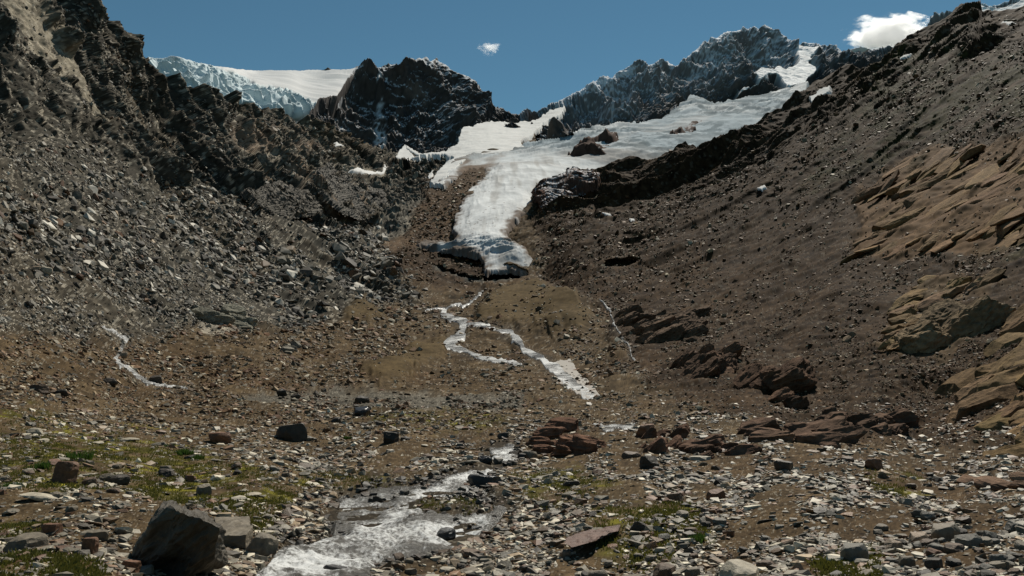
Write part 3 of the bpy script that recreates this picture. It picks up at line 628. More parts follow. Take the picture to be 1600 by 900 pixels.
# ---- snow
def snow_patch(poly, dfun, hm, label, name='snow_patch', group=None, step=.8, warp=2.5, dirty=.15, alb=(.66, .65, .62)):
    a = np.array(poly, float); bx = (a[:, 0].min()-5, a[:, 1].min()-5, a[:, 0].max()+5, a[:, 1].max()+5)
    dm = float(np.mean(dfun(a[:, 0], a[:, 1]))); lam = 20*dm/F
    def cf(x, y, P, s, d, N, h):
        c = np.tile(np.array(alb), (len(x), 1)); c = colmix(c, (.35, .32, .29), dirty*2*sstep(.2, .8, nz(P*np.array([1, .4, 1]), lam*.8, 232)))
        return c
    o = overlay(name, lambda x, y: sdf_poly(poly, x, y), bx, dfun, step, lambda x, y, P, s, d: hm*(.6+.5*nz(P, lam, 231)+.2*nz(P, lam*.3, 233)), cf, M_SNOW, edge=1.5, warp=warp, sink=.006)
    return tag(o, label, 'snow patch', group)
snowb = [(688,290),(672,285),(690,262),(708,246),(690,244),(672,243),(645,243),(660,240),(690,236),(712,228),(722,200),(745,193),(770,190),(800,192),(835,188),(858,172),(882,166),(878,178),(852,192),(838,205),(815,222),(822,230),(790,242),(760,243),(735,246),(722,252),(708,268),(697,282)]
o = snow_patch(snowb, lambda x, y: dG(x, y)*.965, 2, 'broad white snowfield in the saddle between the two dark peaks', 'snowfield', warp=3, dirty=.1); o['kind'] = 'structure'
def dfar(x, y): return dA(x, y)
for poly, lab, dirt in SNOWP:
    snow_patch(poly, dfar, max(.12, .0012*float(dfar(np.array([poly[0][0]]), np.array([poly[0][1]]))[0])), lab, dirty=dirt, warp=1.5, step=.6)
snow_patch([(1325,78),(1345,73),(1360,76),(1350,82),(1325,93)], lambda x, y: 0*x+2650, 5, 'snow saddle on the skyline beside the cloud', warp=1)
#@@REST
# ------------------------------------------------------------------ bedrock standing out of the rubble
BR = (.105, .066, .044)
crag('rock_outcrop', [(380,300),(430,285),(480,300),(500,330),(450,335),(400,325)], dsurf, 4.5, (.11,.10,.085), 'dark knobbly crag half way up behind the left scree', 'rock outcrop', lam=16, strat=None, seed=26, warp=5)
crag('rock_outcrop', [(490,262),(520,258),(545,285),(600,300),(610,330),(560,340),(510,310)], dsurf, 7, (.12,.11,.095), 'dark shaded crag above the grey gravel flat', 'rock outcrop', lam=24, seed=27, warp=5)

# dirty snow remnant beside the upper stream
snow_patch(ICEREM, dfar, .12, 'old grey white snow remnant beside the upper stream', alb=(.36, .335, .30), dirty=.8, warp=5, step=.5)

# ------------------------------------------------------------------ water
def water_mat():
    m, nt, b = new_mat('stream_water'); N, L = nt.nodes, nt.links
    at = N.new('ShaderNodeAttribute'); at.attribute_name = 'tint'
    tc = N.new('ShaderNodeTexCoord'); mp = N.new('ShaderNodeMapping'); mp.inputs['Scale'].default_value = (1.5, 1, 1)
    n = N.new('ShaderNodeTexNoise'); n.inputs['Scale'].default_value = 9; n.inputs['Detail'].default_value = 8; n.inputs['Roughness'].default_value = .8
    L.new(tc.outputs['Object'], mp.inputs[0]); L.new(mp.outputs[0], n.inputs['Vector'])
    sep = N.new('ShaderNodeSeparateColor'); L.new(at.outputs['Color'], sep.inputs[0])
    ad = N.new('ShaderNodeMath'); ad.operation = 'MULTIPLY_ADD'; L.new(n.outputs['Fac'], ad.inputs[0]); ad.inputs[1].default_value = 3.2; L.new(sep.outputs[0], ad.inputs[2])
    mr = N.new('ShaderNodeMapRange'); mr.inputs[1].default_value = 1.98; mr.inputs[2].default_value = 2.55; L.new(ad.outputs[0], mr.inputs[0])
    mx = N.new('ShaderNodeMix'); mx.data_type = 'RGBA'; mx.inputs['A'].default_value = (.05, .043, .032, 1); mx.inputs['B'].default_value = (.62, .62, .60, 1)
    L.new(mr.outputs[0], mx.inputs['Factor']); L.new(mx.outputs['Result'], b.inputs['Base Color'])
    r = N.new('ShaderNodeMapRange'); r.inputs[3].default_value = .28; r.inputs[4].default_value = .6; L.new(mr.outputs[0], r.inputs[0]); L.new(r.outputs[0], b.inputs['Roughness'])
    b.inputs['IOR'].default_value = 1.33
    bp = N.new('ShaderNodeBump'); bp.inputs['Strength'].default_value = .6; bp.inputs['Distance'].default_value = .06; L.new(n.outputs['Fac'], bp.inputs['Height']); L.new(bp.outputs['Normal'], b.inputs['Normal'])
    return m
M_WAT = water_mat()
_sm = {}
def dbase(x, y): return dA(x, y)
def foam(x, y, P, d, amt):
    Q = P*np.array([1, .6, 1])
    f = .42 + .30*nz(Q, 1.1, 301)+.22*nz(Q, .38, 302)+.12*nz(Q, .15, 303)
    return np.clip(f*amt+.05, 0, 1)
lane = Field([[(540,790,14),(600,800,16),(680,770,10),(740,745,12),(790,712,12)], [(420,890,26),(520,860,26),(640,838,18),(730,822,16),(750,810,10)], [(600,780,8),(560,840,10)], [(760,715,7),(800,695,8)]], 'line')
def main_h(x, y, P, s, d):
    k = sstep(-10, 8, lane(x, y))
    return -.10+.05*np.clip(s, 0, 12)/12 + (.05+.06*k)*nz(P*np.array([1, .7, 1]), .9, 311)+.05*nz(P, .33, 312)+.03*nz(P, .13, 313)
def main_c(x, y, P, s, d, N, h):
    k = sstep(-16, 10, lane(x+5*nz(P, 1.2, 314), y))
    f = foam(x, y, P, d, .25+1.1*k)-.04*(1-k); return np.c_[f, f, f]
o = overlay('stream', lambda x, y: Z['stream'](x, y), (350, 675, 830, 980), dbase, .8, main_h, main_c, M_WAT, edge=7, sink=.02, warp=4)
tag(o, 'white rushing stream in the foreground', 'stream', kind='structure')
for k, amt in (('main', .95), ('west', 1.15), ('east', 1.15), ('left', 1.0), ('gorge', .9), ('pond', 1.0)):
    l = STREAMS[k]; a = np.array(l)
    def hh(x, y, P, s, d): return .0012*d + .0004*d*nz(P, .02*float(d.mean()), 321)
    def cc(x, y, P, s, d, N, h, amt=amt):
        f = amt*(.50+.28*nz(P*np.array([1, .5, 1]), .02*float(d.mean()), 322)+.2*nz(P, .006*float(d.mean()), 323)); return np.c_[f, f, f]
    o = overlay('stream', lambda x, y, l=l: sdf_line([(p[0], p[1], p[2]*(.8 if k in ('west', 'east') else .6)) for p in l], x, y), (a[:, 0].min()-10, a[:, 1].min()-8, a[:, 0].max()+10, a[:, 1].max()+8), dA, .6, hh, cc, M_WAT, edge=1.2, sink=.003, warp=6 if k in ('west', 'east') else 3.5)
    tag(o, None, None, kind='structure')

# ------------------------------------------------------------------ loose rock
import bmesh
def hull_rock(seed, dims, n=13):
    r = np.random.default_rng(seed); bm = bmesh.new()
    p = r.uniform(-1, 1, (n, 3)); p = p/np.maximum(np.abs(p).max(1), np.linalg.norm(p, axis=1)*.8)[:, None]
    p[:, 2] = np.sign(p[:, 2])*np.abs(p[:, 2])**.5
    p = p*np.array(dims)
    for v in p: bm.verts.new(v)
    bmesh.ops.convex_hull(bm, input=bm.verts); bmesh.ops.delete(bm, geom=[v for v in bm.verts if not v.link_faces], context='VERTS')
    bmesh.ops.triangulate(bm, faces=bm.faces); bm.verts.index_update()
    V = np.array([v.co[:] for v in bm.verts]); Fc = np.array([[v.index for v in f.verts] for f in bm.faces]); bm.free()
    return V, Fc
def cut_rock(seed, dims, sub=4, ncut=9, rough=.05, deep=.62):
    """angular boulder: a ball trimmed by random planes, then chipped"""
    r = np.random.default_rng(seed); bm = bmesh.new(); bmesh.ops.create_icosphere(bm, subdivisions=sub, radius=1)
    V = np.array([v.co[:] for v in bm.verts]); Fc = np.array([[v.index for v in f.verts] for f in bm.faces]); bm.free()
    for k in range(ncut):
        n = r.normal(size=3); n /= np.linalg.norm(n); t = r.uniform(deep, .85); e = V@n-t
        V = V-np.where(e > 0, e, 0)[:, None]*n
    for n, t in (((0, 0, 1), .62), ((0, 0, -1), .6)):
        n = np.array(n)+r.normal(size=3)*.12; n /= np.linalg.norm(n); e = V@n-t; V = V-np.where(e > 0, e, 0)[:, None]*n
    V = V*np.array(dims)/np.abs(V).max(0)
    N = V/np.linalg.norm(V, axis=1)[:, None]
    Q = V*np.array([1, 1, 2.5])+seed*3.7
    V = V+N*(rough*(.9*nz(Q, .7, 5)+.5*nz(Q, .3, 6)+.28*nz(Q, .12, 7)))[:, None]
    return V, Fc
HULL = [hull_rock(900+i, [(1, .72, .30), (1, .8, .45), (1, .6, .20), (1, .85, .6)][i % 4], 11+i % 5) for i in range(32)]
def rotm(yaw, tx, ty):
    c, s = np.cos(yaw), np.sin(yaw); n = len(yaw); o = np.zeros(n); i = np.ones(n)
    A = np.stack([c, -s, o, s, c, o, o, o, i], -1).reshape(n, 3, 3)
    c, s = np.cos(tx), np.sin(tx); B = np.stack([i, o, o, o, c, -s, o, s, c], -1).reshape(n, 3, 3)
    c, s = np.cos(ty), np.sin(ty); D = np.stack([c, o, s, o, i, o, -s, o, c], -1).reshape(n, 3, 3)
    return B@D@A
PAL = np.array([(.125,.115,.095), (.19,.175,.145), (.44,.41,.35), (.07,.062,.052), (.12,.068,.042), (.16,.10,.062), (.085,.058,.036), (.27,.21,.145)])
def frames(nrm, up=.5):
    n = nrm*(1-up)+np.array([0, 0, 1.])*up; n /= np.linalg.norm(n, axis=1, keepdims=True)
    t = np.cross(np.tile([0., 1, 0], (len(n), 1)), n); t /= np.linalg.norm(t, axis=1, keepdims=True); b = np.cross(n, t)
    return np.stack([t, b, n], -1)
def scatter(name, label, cat, x, y, spx, palw, mat, tilt=.28, seed=0, up=.3, lift=.25, bright=1., smin=.03, warm=1.):
    r = np.random.default_rng(seed); n = len(x)
    P, N = surf(x, y); d = P@FWD; s = np.maximum(spx*d/F*.5, smin)
    T = r.integers(0, len(HULL), n)
    R = frames(N, up)@rotm(r.uniform(0, 6.28, n), r.normal(0, tilt, n), r.normal(0, tilt, n))
    pi = r.choice(len(PAL), n, p=np.array(palw)/sum(palw)); C = PAL[pi]*(r.uniform(.65, 1.35, n)*bright)[:, None]
    Vs, Fs, Cs = [], [], []; off = 0
    for k, (V, Fc) in enumerate(HULL):
        m = np.where(T == k)[0]
        if not len(m): continue
        v = np.einsum('nij,kj->nki', R[m], V)*s[m][:, None, None] + (P[m]+np.array([0, 0, 1.])*(s[m]*lift*.5)[:, None])[:, None]
        Vs.append(v.reshape(-1, 3)); Fs.append((Fc[None]+(np.arange(len(m))*len(V))[:, None, None]+off).reshape(-1, 3)); off += len(m)*len(V)
        Cs.append(np.repeat(C[m], len(V), 0))
    o = mesh_np(name, np.concatenate(Vs), np.concatenate(Fs), mat, np.clip(np.concatenate(Cs)*(1+warm*np.array([.06, 0, -.12])), .01, .6), smooth=False)
    return tag(o, label, cat, kind='stuff')
def sample(n, dens, seed, x0=-60, x1=1660, y0=0, y1=960):
    r = np.random.default_rng(seed); X = np.zeros(0); Y = np.zeros(0)
    while len(X) < n:
        x = r.uniform(x0, x1, n*2); y = r.uniform(y0, y1, n*2); k = (r.uniform(size=n*2) < dens(x, y)) & (y > topA(x)+6)
        X = np.r_[X, x[k]]; Y = np.r_[Y, y[k]]
    return X[:n], Y[:n], r
def nowater(x, y): return (1-.985*sstep(-6, 2, Z['stream'](x, y)))*(1-.45*sstep(-1, 1, Z['streams'](x, y)))
def power(r, n, a, b, e=2.4):
    u = r.uniform(size=n); return (a**(1-e)+u*(b**(1-e)-a**(1-e)))**(1/(1-e))
def clump(x, y, l=60, s=0): return np.clip(.45+1.0*nz(np.c_[x, 2.2*y, 0*x], l, s), .05, 1)
def streak(x, y, sgn, l=40, s=0): return np.clip(.5+.8*nz(np.c_[(x-sgn*y), (x+sgn*y)*.22, 0*x], l, s)+.5*nz(np.c_[x, y, 0*x], l*.5, s+1), .07, 1)
# left scree
def dl(x, y): return zone('left', x, y, 14)*(1-.85*zone('gully', x, y, 3))*streak(x, y, 1, 50, 1)*sstep(170, 330, y+.10*x)*(1-sstep(520, 600, x)*sstep(330, 300, y))
X, Y, r = sample(24000, dl, 1); big = .55+.6*np.exp(-((X-120)**2/170**2+(Y-360)**2/110**2))+1.*np.exp(-((X-500)**2/150**2+(Y-430)**2/60**2))
scatter('scree_rubble', 'grey broken blocks covering the left scree slope', 'rubble', X, Y, power(r, len(X), 3.0, 22, 2.6)*big, [5, 4, 3., 4.5, .4, .4, .4, .4], M_RUBF, warm=.1, tilt=.4, seed=2, up=.15)
X, Y, r = sample(24000, lambda x, y: zone('left', x, y, 14)*streak(x, y, 1, 36, 3)*(1-.85*zone('gully', x, y, 3)), 3)
scatter('slope_rubble', 'small grey stones on the upper left flank', 'rubble', X, Y, power(r, len(X), 1.8, 8, 2.8), [5, 3, 2.2, 4, .5, .5, .6, .5], M_RUBF, warm=.2, tilt=.5, seed=4, up=.1)
# right slope
X, Y, r = sample(36000, lambda x, y: zone('right', x, y, 12)*(1-.8*zone('slab', x, y, 4))*streak(x, y, -1, 40, 5)*(1-.6*zone('cliffR', x, y, 8))*(1-sstep(0, 3, Z['glac'](x, y))), 5)
scatter('slope_rubble', 'fine brown rubble on the right slope', 'rubble', X, Y, power(r, len(X), 1.8, 10, 2.9), [1, 1.3, .7, .8, 3, 3, 4, 1.2], M_RUBF, tilt=.45, seed=6, up=.1, bright=.75, warm=1.8)
# valley floor
def df(x, y): return (1-zone('left', x, y, 12))*(1-zone('right', x, y, 12))*sstep(440, 470, y)*(1-sstep(660, 700, y))*(1-.7*zone('hummock', x, y))*clump(x, y, 45, 7)*nowater(x, y)
X, Y, r = sample(24000, df, 7)
scatter('floor_rubble', 'brown and grey rubble on the valley floor', 'rubble', X, Y, power(r, len(X), 2.2, 14, 2.7), [2, 2, 1.2, 2, 2.4, 2.4, 3, 1.2], M_RUBF, tilt=.35, seed=8)
# foreground
def dn(x, y): return sstep(610, 670, y)*nowater(x, y)*(1-.55*zone('moss', x, y, 12))*clump(x, y, 55, 9)
X, Y, r = sample(42000, dn, 9)
ps = [3.2, 3.4, 3.4, 2.2, 1.2, 1.4, 1.6, 1.3]
scatter('foreground_rubble', 'small flat stones covering the foreground', 'rubble', X, Y, power(r, len(X), 3, 15, 2.4)*np.clip(.55+(Y-650)/330, .5, 1.25), ps, M_RUB, tilt=.22, seed=10, lift=.05)
X, Y, r = sample(9500, dn, 11)
scatter('foreground_slabs', 'flat broken slabs lying in the foreground', 'rubble', X, Y, power(r, len(X), 10, 28, 2.5)*np.clip(.55+(Y-650)/330, .5, 1.25), ps, M_RUB, tilt=.2, seed=12, lift=.05)


def ledge(cx, cy, wpx, hpx, n, colr, label, seed, yaw=0., dip=.5, elong=1.8, rough=.06, sizes=(.35, .6)):
    """bedrock outcrop: blocks broken along one bedding direction, fused into one body"""
    r = np.random.default_rng(seed); P0, _ = surf(np.array([cx]), np.array([cy])); d0 = float(P0[0]@FWD); W = wpx*d0/F
    e = bpy.data.objects.new('rock_outcrop', None); COL.objects.link(e); e.location = P0[0]
    for i in range(n):
        px = cx+r.uniform(-.5, .5)*wpx*.8; py = cy+r.uniform(-.5, .5)*hpx*.7
        p, _ = surf(np.array([px]), np.array([py])); p = p[0]; d = float(p@FWD); sz = W*r.uniform(*sizes)*.5
        hh = min(sz*.62, hpx*d/F*.42)
        V, Fc = cut_rock(seed*31+i, (sz*elong*.6, sz*.75, hh), 5, 12, .06*sz)
        Q = V*np.array([.5, 1, 4])/sz; V = V+(V/np.linalg.norm(V, axis=1)[:, None])*(rough*sz*ridged(Q+seed, 1.2, 3, i))[:, None]
        R = Euler((r.normal(0, .12), dip+r.normal(0, .1), yaw+r.normal(0, .45))).to_matrix(); V = V@np.array(R).T + p + np.array([0, 0, hh*r.uniform(-.1, .35)]) - P0[0]
        Cc = np.tile(np.array(colr)*r.uniform(.75, 1.25), (len(V), 1))*(1+.3*nz(V, sz*.6, 3)+.25*nz(V*np.array([.5, 1, 4]), sz*.3, 4))[:, None]
        o = mesh_np('rock_block', V, Fc, M_BED, np.clip(Cc*np.array([.98, .98, .94]), .01, .5), smooth=False); o.parent = e
    return tag(e, label, 'rock outcrop')
def slabfield(poly, n, lpx, wpx, tpx, colr, label, seed, wob=.2):
    r = np.random.default_rng(seed); a = np.array(poly, float); e = bpy.data.objects.new('rock_outcrop', None); COL.objects.link(e)
    cpt, _ = surf(a[:, 0].mean()[None], a[:, 1].mean()[None]); e.location = cpt[0]; i = 0
    while i < n:
        x = r.uniform(a[:, 0].min(), a[:, 0].max()); y = r.uniform(a[:, 1].min(), a[:, 1].max())
        if sdf_poly(poly, np.array([x]), np.array([y]))[0] < 4: continue
        d = dA(x, y)[0]; p = pt(x, y, d); nn = np.cross(pt(x+6, y, dA(x+6, y)[0])-p, pt(x, y-6, dA(x, y-6)[0])-p); nn /= np.linalg.norm(nn)
        if nn@p > 0: nn = -nn
        t1 = FR-(FR@nn)*nn; t1 /= np.linalg.norm(t1); t2 = np.cross(nn, t1); s_ = d/F
        L_, W_, T_ = r.uniform(*lpx)*s_*.5, r.uniform(*wpx)*s_*.5, r.uniform(*tpx)*s_*.5
        V, Fc = cut_rock(seed*53+i, (L_, W_, T_), 5, 14, .03*T_)
        V = V+np.array([0, 0, 1.])*(T_*.28*(ridged(V*np.array([.25, 1, 1])/W_, .9, 3, i)-1))[:, None]
        R_ = np.stack([t1, t2, nn], 1)@np.array(Euler((r.normal(0, wob), r.normal(0, wob*.5), r.normal(0, wob*.7))).to_matrix())
        Cc = np.tile(np.array(colr)*r.uniform(.7, 1.25)*np.array([1, r.uniform(.93, 1.06), r.uniform(.85, 1.1)]), (len(V), 1))*(1+.3*nz(V*np.array([.2, 1, 1]), W_*.4, 3)+.25*nz(V, W_*.25, 4))[:, None]
        V = V@R_.T+p+nn*T_*.1-cpt[0]
        o = mesh_np('rock_slab', V, Fc, M_RUBF, np.clip(Cc*np.array([1.06, 1, .88]), .01, .5), smooth=False); o.data.materials[0] = M_BED; o.parent = e; i += 1
    return tag(e, label, 'rock outcrop')
slabfield([(1350,350),(1342,300),(1400,252),(1460,230),(1500,236),(1560,215),(1680,205),(1690,375),(1560,392),(1470,386),(1400,408),(1342,398)], 95, (50, 140), (14, 46), (5, 13), (.17,.112,.066), 'wide orange tan slabs of striped bedrock high on the right slope', 41)
slabfield([(1382,490),(1420,445),(1470,430),(1550,430),(1575,440),(1510,462),(1500,480),(1420,560),(1395,545)], 34, (36, 90), (14, 34), (8, 16), (.165,.118,.07), 'grey tan ledges between the striped slabs and the leaning block', 42)
slabfield([(1478,604),(1520,548),(1570,505),(1620,470),(1700,420),(1720,720),(1610,722),(1566,700),(1535,662),(1482,642)], 34, (70, 190), (40, 90), (20, 44), (.165,.115,.066), 'huge smooth grey tan slab leaning at the right edge', 43, wob=.12)
def outcrops():
    ledge(876, 696, 120, 40, 11, (.125,.068,.045), 'low rounded red brown rock hump right of the stream', 1, dip=.1, sizes=(.2, .6), rough=.1)
    ledge(1030, 512, 150, 60, 26, (.12,.08,.055), 'jagged tan brown ledges at the head of the right hand gully', 2, dip=-.5, sizes=(.08, .34), elong=2.4, rough=.1)
    ledge(1102, 574, 100, 64, 18, (.115,.07,.046), 'steeply bedded brown rock ribs with dark undersides above the gully', 3, dip=-.75, sizes=(.15, .55), elong=2.4, rough=.1)
    ledge(1205, 606, 100, 66, 11, (.10,.058,.037), 'bulging red brown rock block with a deep shaded face', 4, dip=-.5, sizes=(.25, .8), elong=1.8, rough=.1)
    ledge(1362, 662, 165, 62, 24, (.10,.062,.042), 'blocky brown outcrop at the foot of the right slope', 5, dip=-.25, sizes=(.1, .42), elong=1.5, rough=.1)
    ledge(1478, 520, 130, 66, 4, (.17,.122,.074), 'large grey tan block leaning out of the right slope', 6, dip=-.6, sizes=(.75, 1.0), elong=1.8, rough=.025)
    ledge(1250, 684, 165, 34, 14, (.13,.08,.055), 'flat reddish bedrock sheet at the foot of the gully', 7, dip=-.1, sizes=(.12, .5), elong=2., rough=.1)
    ledge(1120, 704, 110, 26, 14, (.12,.072,.05), 'low red brown ledge behind the pale slab field', 8, dip=-.2, sizes=(.12, .42), elong=2., rough=.1)
    ledge(1030, 692, 90, 36, 11, (.12,.068,.046), 'tilted red brown slabs beside the small pond', 10, dip=-.7, sizes=(.15, .45), elong=2., rough=.1)
    ledge(1575, 754, 150, 20, 5, (.15,.095,.066), 'flat pinkish bedrock at the right edge above the loose grey stones', 9, dip=.05, sizes=(.3, .5), elong=2.)
outcrops()
ledge(356, 504, 86, 34, 7, (.20,.19,.155), 'pale smooth rock hump below the left scree', 21, dip=.2, sizes=(.4, .6), elong=1.8)
ledge(1331, 524, 26, 30, 2, (.17,.125,.085), 'small smooth tan slab standing in brown rubble', 22, dip=-.9, sizes=(.6, .9), elong=1.8)
ledge(447, 549, 42, 16, 4, (.17,.155,.13), 'small grey rock hump on the brown valley floor', 23, dip=.2, sizes=(.4, .6), elong=1.6)

X, Y, r = sample(2600, lambda x, y: sstep(-8, 0, Z['stream'](x, y))*(1-.95*sstep(-8, 4, lane(x, y)))*clump(x, y, 40, 31), 21, y0=680)
scatter('stream_stones', 'wet dark stones in the shallows of the stream', 'rubble', X, Y, power(r, len(X), 4, 18, 2.3), [3, 1, .2, 5, 1, 1, 3, .2], M_RUB, tilt=.2, seed=22, bright=.55, lift=1.1)
# ------------------------------------------------------------------ boulders one by one
def solid(name, base, scale, bump=.5):
    m = rock_mat(name, scale=scale, bump=bump, dist=.03, rough=.6, var=.4, base=(tuple(v*.85 for v in base), tuple(min(1, v*1.2) for v in base)), spec=.22); return m
BM = {'grey': solid('grey_stone', (.135,.112,.080), 3), 'pale': solid('pale_stone', (.31,.27,.20), 3), 'dark': solid('dark_stone', (.045,.036,.026), 3), 'brown': solid('brown_stone', (.10,.066,.042), 3),
      'red': solid('red_brown_stone', (.14,.07,.038), 3), 'wet': solid('wet_stone', (.03,.028,.026), 3), 'blue': solid('blue_grey_stone', (.115,.105,.085), 3), 'tan': solid('tan_stone', (.21,.155,.105), 3)}
for k in ('wet',): BM[k].node_tree.nodes['Principled BSDF'].inputs['Roughness'].default_value = .3
SH = {'slab': (1, .75, .22), 'block': (1, .8, .62), 'wedge': (1, .7, .5), 'tall': (.75, .6, 1), 'round': (1, .85, .7)}
meshes = {}
def rock_mesh(shape, k, colr):
    key = (shape, k, colr)
    if key not in meshes:
        if ('geo', shape, k) not in meshes: meshes['geo', shape, k] = cut_rock(500+k*7+len(shape), SH[shape], 4 if shape != 'slab' else 4, 10, .045)
        V, Fc = meshes['geo', shape, k]; o = mesh_np('boulder', V, Fc, BM[colr], smooth=False, link=False); meshes[key] = o.data; bpy.data.objects.remove(o)
    return meshes[key]
HR = np.random.default_rng(77)
def boulder(x, y, wpx, hpx, shape, colr, label, group=None, yaw=None, tx=None, ty=None, k=None, name='boulder', cat='boulder'):
    k = int(HR.integers(0, 5)) if k is None else k
    P, N = surf(np.array([x]), np.array([y-hpx*.12])); P = P[0]; d = float(P@FWD)
    w_ = wpx*d/F*.5; h_ = hpx*d/F*.5
    o = bpy.data.objects.new(name, rock_mesh(shape, k, colr)); COL.objects.link(o)
    if shape == 'slab': sz = w_*.9
    else: sz = h_/SH[shape][2]
    o.scale = (w_/SH[shape][0], w_/SH[shape][0]*.95, sz)
    o.rotation_euler = ((HR.normal(0, .12) if tx is None else tx), (HR.normal(0, .12) if ty is None else ty), HR.uniform(0, 6.28) if yaw is None else yaw)
    lift = h_*.5 if shape != 'slab' else w_*.12
    o.location = (P[0], P[1], P[2]+lift)
    return tag(o, label, cat, group)
HEROES = [
 (410,864,50,46,'block','grey','grey boulder with a sunlit flank beside the big dark one',.6),
 (103,758,36,46,'tall','red','upright pointed reddish rock beside the grass tufts',.3),
 (66,780,66,26,'slab','pale','pale striped slab tilted toward the camera below the pointed rock',.2),
 (455,690,50,34,'wedge','dark','dark wedge shaped rock alone on the grey stones',.5),
 (566,634,24,14,'block','dark','dark block sitting on top of another on the gravel flat',.5),
 (564,649,32,18,'block','wet','lower black block of the stacked pair on the gravel flat',1.1),
 (611,697,27,25,'tall','dark','dark pyramid stone between the gravel flat and stream',.4),
 (757,760,58,26,'wedge','wet','long wet black rock leaning over the stream bank',.1),
 (757,724,26,14,'block','wet','black square stone at the stream upper bend',.1),
 (732,727,38,12,'slab','grey','grey flat slab at the stream edge beside the black square stone',.1),
 (1016,731,38,30,'tall','dark','dark triangular boulder in front of red brown rocks',.9),
 (826,713,36,18,'wedge','grey','grey split wedge at the left foot of the red hump',.9),
 (1333,872,46,34,'round','blue','rounded blue grey boulder alone on the mossy gravel',.3),
 (1155,905,80,50,'block','pale','large pale boulder at the bottom edge with blue grey stones',.7),
 (1365,738,34,20,'block','red','red brown block on the moss patch at right',.4),
 (1120,788,32,20,'wedge','red','pointed red brown stone right of the pale slab field',.4),
 (1055,787,26,18,'wedge','brown','small brown fin shaped stone on the gravel',.2),
 (893,768,28,12,'block','dark','low dark block on the gravel right of the stream',.2),
 (822,806,30,12,'slab','dark','dark flat stone on the right bank near moss',.2),
 (604,842,48,14,'slab','wet','wet black slab breaking the white water',.0),
 (556,843,36,10,'slab','wet','thin wet slab just upstream in the foam',.2),
 (526,886,42,22,'block','wet','wet dark boulder in the foam at the bottom',.5),
 (697,832,36,22,'block','wet','wet dark stone in rapids right of the slab',.5),
 (734,862,34,16,'block','brown','brown stone at the bank beside the rapids',.5),
 (742,815,26,10,'slab','wet','small wet stone below the mossy islet',.5),
 (622,868,24,18,'tall','brown','brown standing stone on the near gravel bar',.5),
 (735,880,38,16,'slab','grey','flat grey stone on the near gravel bar',.5),
 (80,838,32,24,'block','red','reddish cube shaped stone near the left edge',.5),
 (40,858,64,34,'block','grey','large grey block at the lower left corner',.5),
 (138,884,26,40,'tall','red','narrow red brown stone standing left of the big dark boulder',.5),
 (205,895,30,24,'block','red','red brown stone at the foot of the big dark boulder',.5),
 (202,690,32,12,'slab','pale','bright flat slab on moss left of centre',.1),
 (54,682,30,16,'round','pale','white lump of rock on the moss at left',.1),
 (345,694,38,20,'round','red','rounded reddish boulder at the edge of the moss',.1),
 (318,774,24,20,'wedge','grey','small grey wedge with one sunlit face above the big boulder',.7),
 (62,612,30,18,'round','brown','brown rounded boulder on the bare soil at left',.1),
 (97,614,24,12,'block','dark','dark low block beside the brown rounded boulder',.1),
 (243,600,22,16,'block','dark','dark block on the bank of the little left stream',.1),
 (190,556,20,12,'wedge','tan','tan stone standing in the little left stream',.4),
 (172,600,24,12,'block','dark','dark stone left of the little left stream',.4),
 (441,615,17,13,'block','dark','small dark block on the far side of the gravel flat',.1),
 (463,618,18,9,'block','dark','flat dark block beside the gravel flat',.1),
 (1476,846,50,38,'block','grey','largest grey block in the stone pile at right',.3),
 (1512,858,44,26,'round','blue','smooth blue grey boulder in the stone pile at right',.1),
 (1436,850,36,28,'block','tan','tan block at the left of the stone pile',.6),
 (1416,880,30,24,'round','grey','round grey stone in front of the stone pile',.6),
 (1398,858,34,22,'round','tan','smooth tan stone left of the stone pile',.6),
 (1502,834,26,20,'block','dark','dark angular block on top of the stone pile',.6),
 (1548,848,24,20,'round','blue','small blue grey stone right of the pile',.6),
 (1460,886,32,26,'round','dark','dark rounded stone under the pile',.6),
 (1350,892,38,22,'slab','grey','grey tilted slab at the bottom edge right of centre',.8),
 (1232,850,0,0,'','', '',0),
 (930,880,38,26,'block','grey','grey square stone at the bottom right of the stream',.6),
 (1035,872,44,26,'wedge','brown','brown lit wedge among grey stones at bottom',.6),
 (985,885,52,26,'round','grey','round grey boulder among stones at bottom',.6),
 (882,858,20,14,'round','tan','small rounded tan stone by the wet gravel',.6),
 (1080,880,34,24,'block','grey','grey block behind the large pale boulder',.6),
 (140,756,24,16,'block','brown','brown block right of the upright pointed rock',.3),
 (185,758,34,18,'wedge','dark','dark wedge on the stones right of the pointed rock',.4),
 (150,842,38,20,'wedge','grey','grey wedge between the reddish cube and the big boulder',.4),
 (1010,690,44,26,'wedge','red','leaning red brown slab above the dark triangular boulder',.9),
 (985,712,34,14,'wedge','brown','brown wedge behind the dark triangular boulder',.3),
 (1092,716,40,18,'slab','pale','pale flat slab on the low red brown ledge',.1),
 (1225,738,34,22,'block','dark','dark block among the slabs at right',.1),
 (1130,765,32,14,'wedge','dark','dark leaning slab among pale slabs',.1),
 (72,428,22,14,'wedge','pale','bright slab on the tan blocks of the left scree',.1),
 (52,420,30,14,'slab','tan','tan slab beside the bright one on the left scree',.1),
 (152,662,28,16,'slab','grey','grey slab on the moss near the white lump',.2),
]
for hr in HEROES:
    if hr[2] == 0: continue
    boulder(*hr[:7], yaw=hr[7])
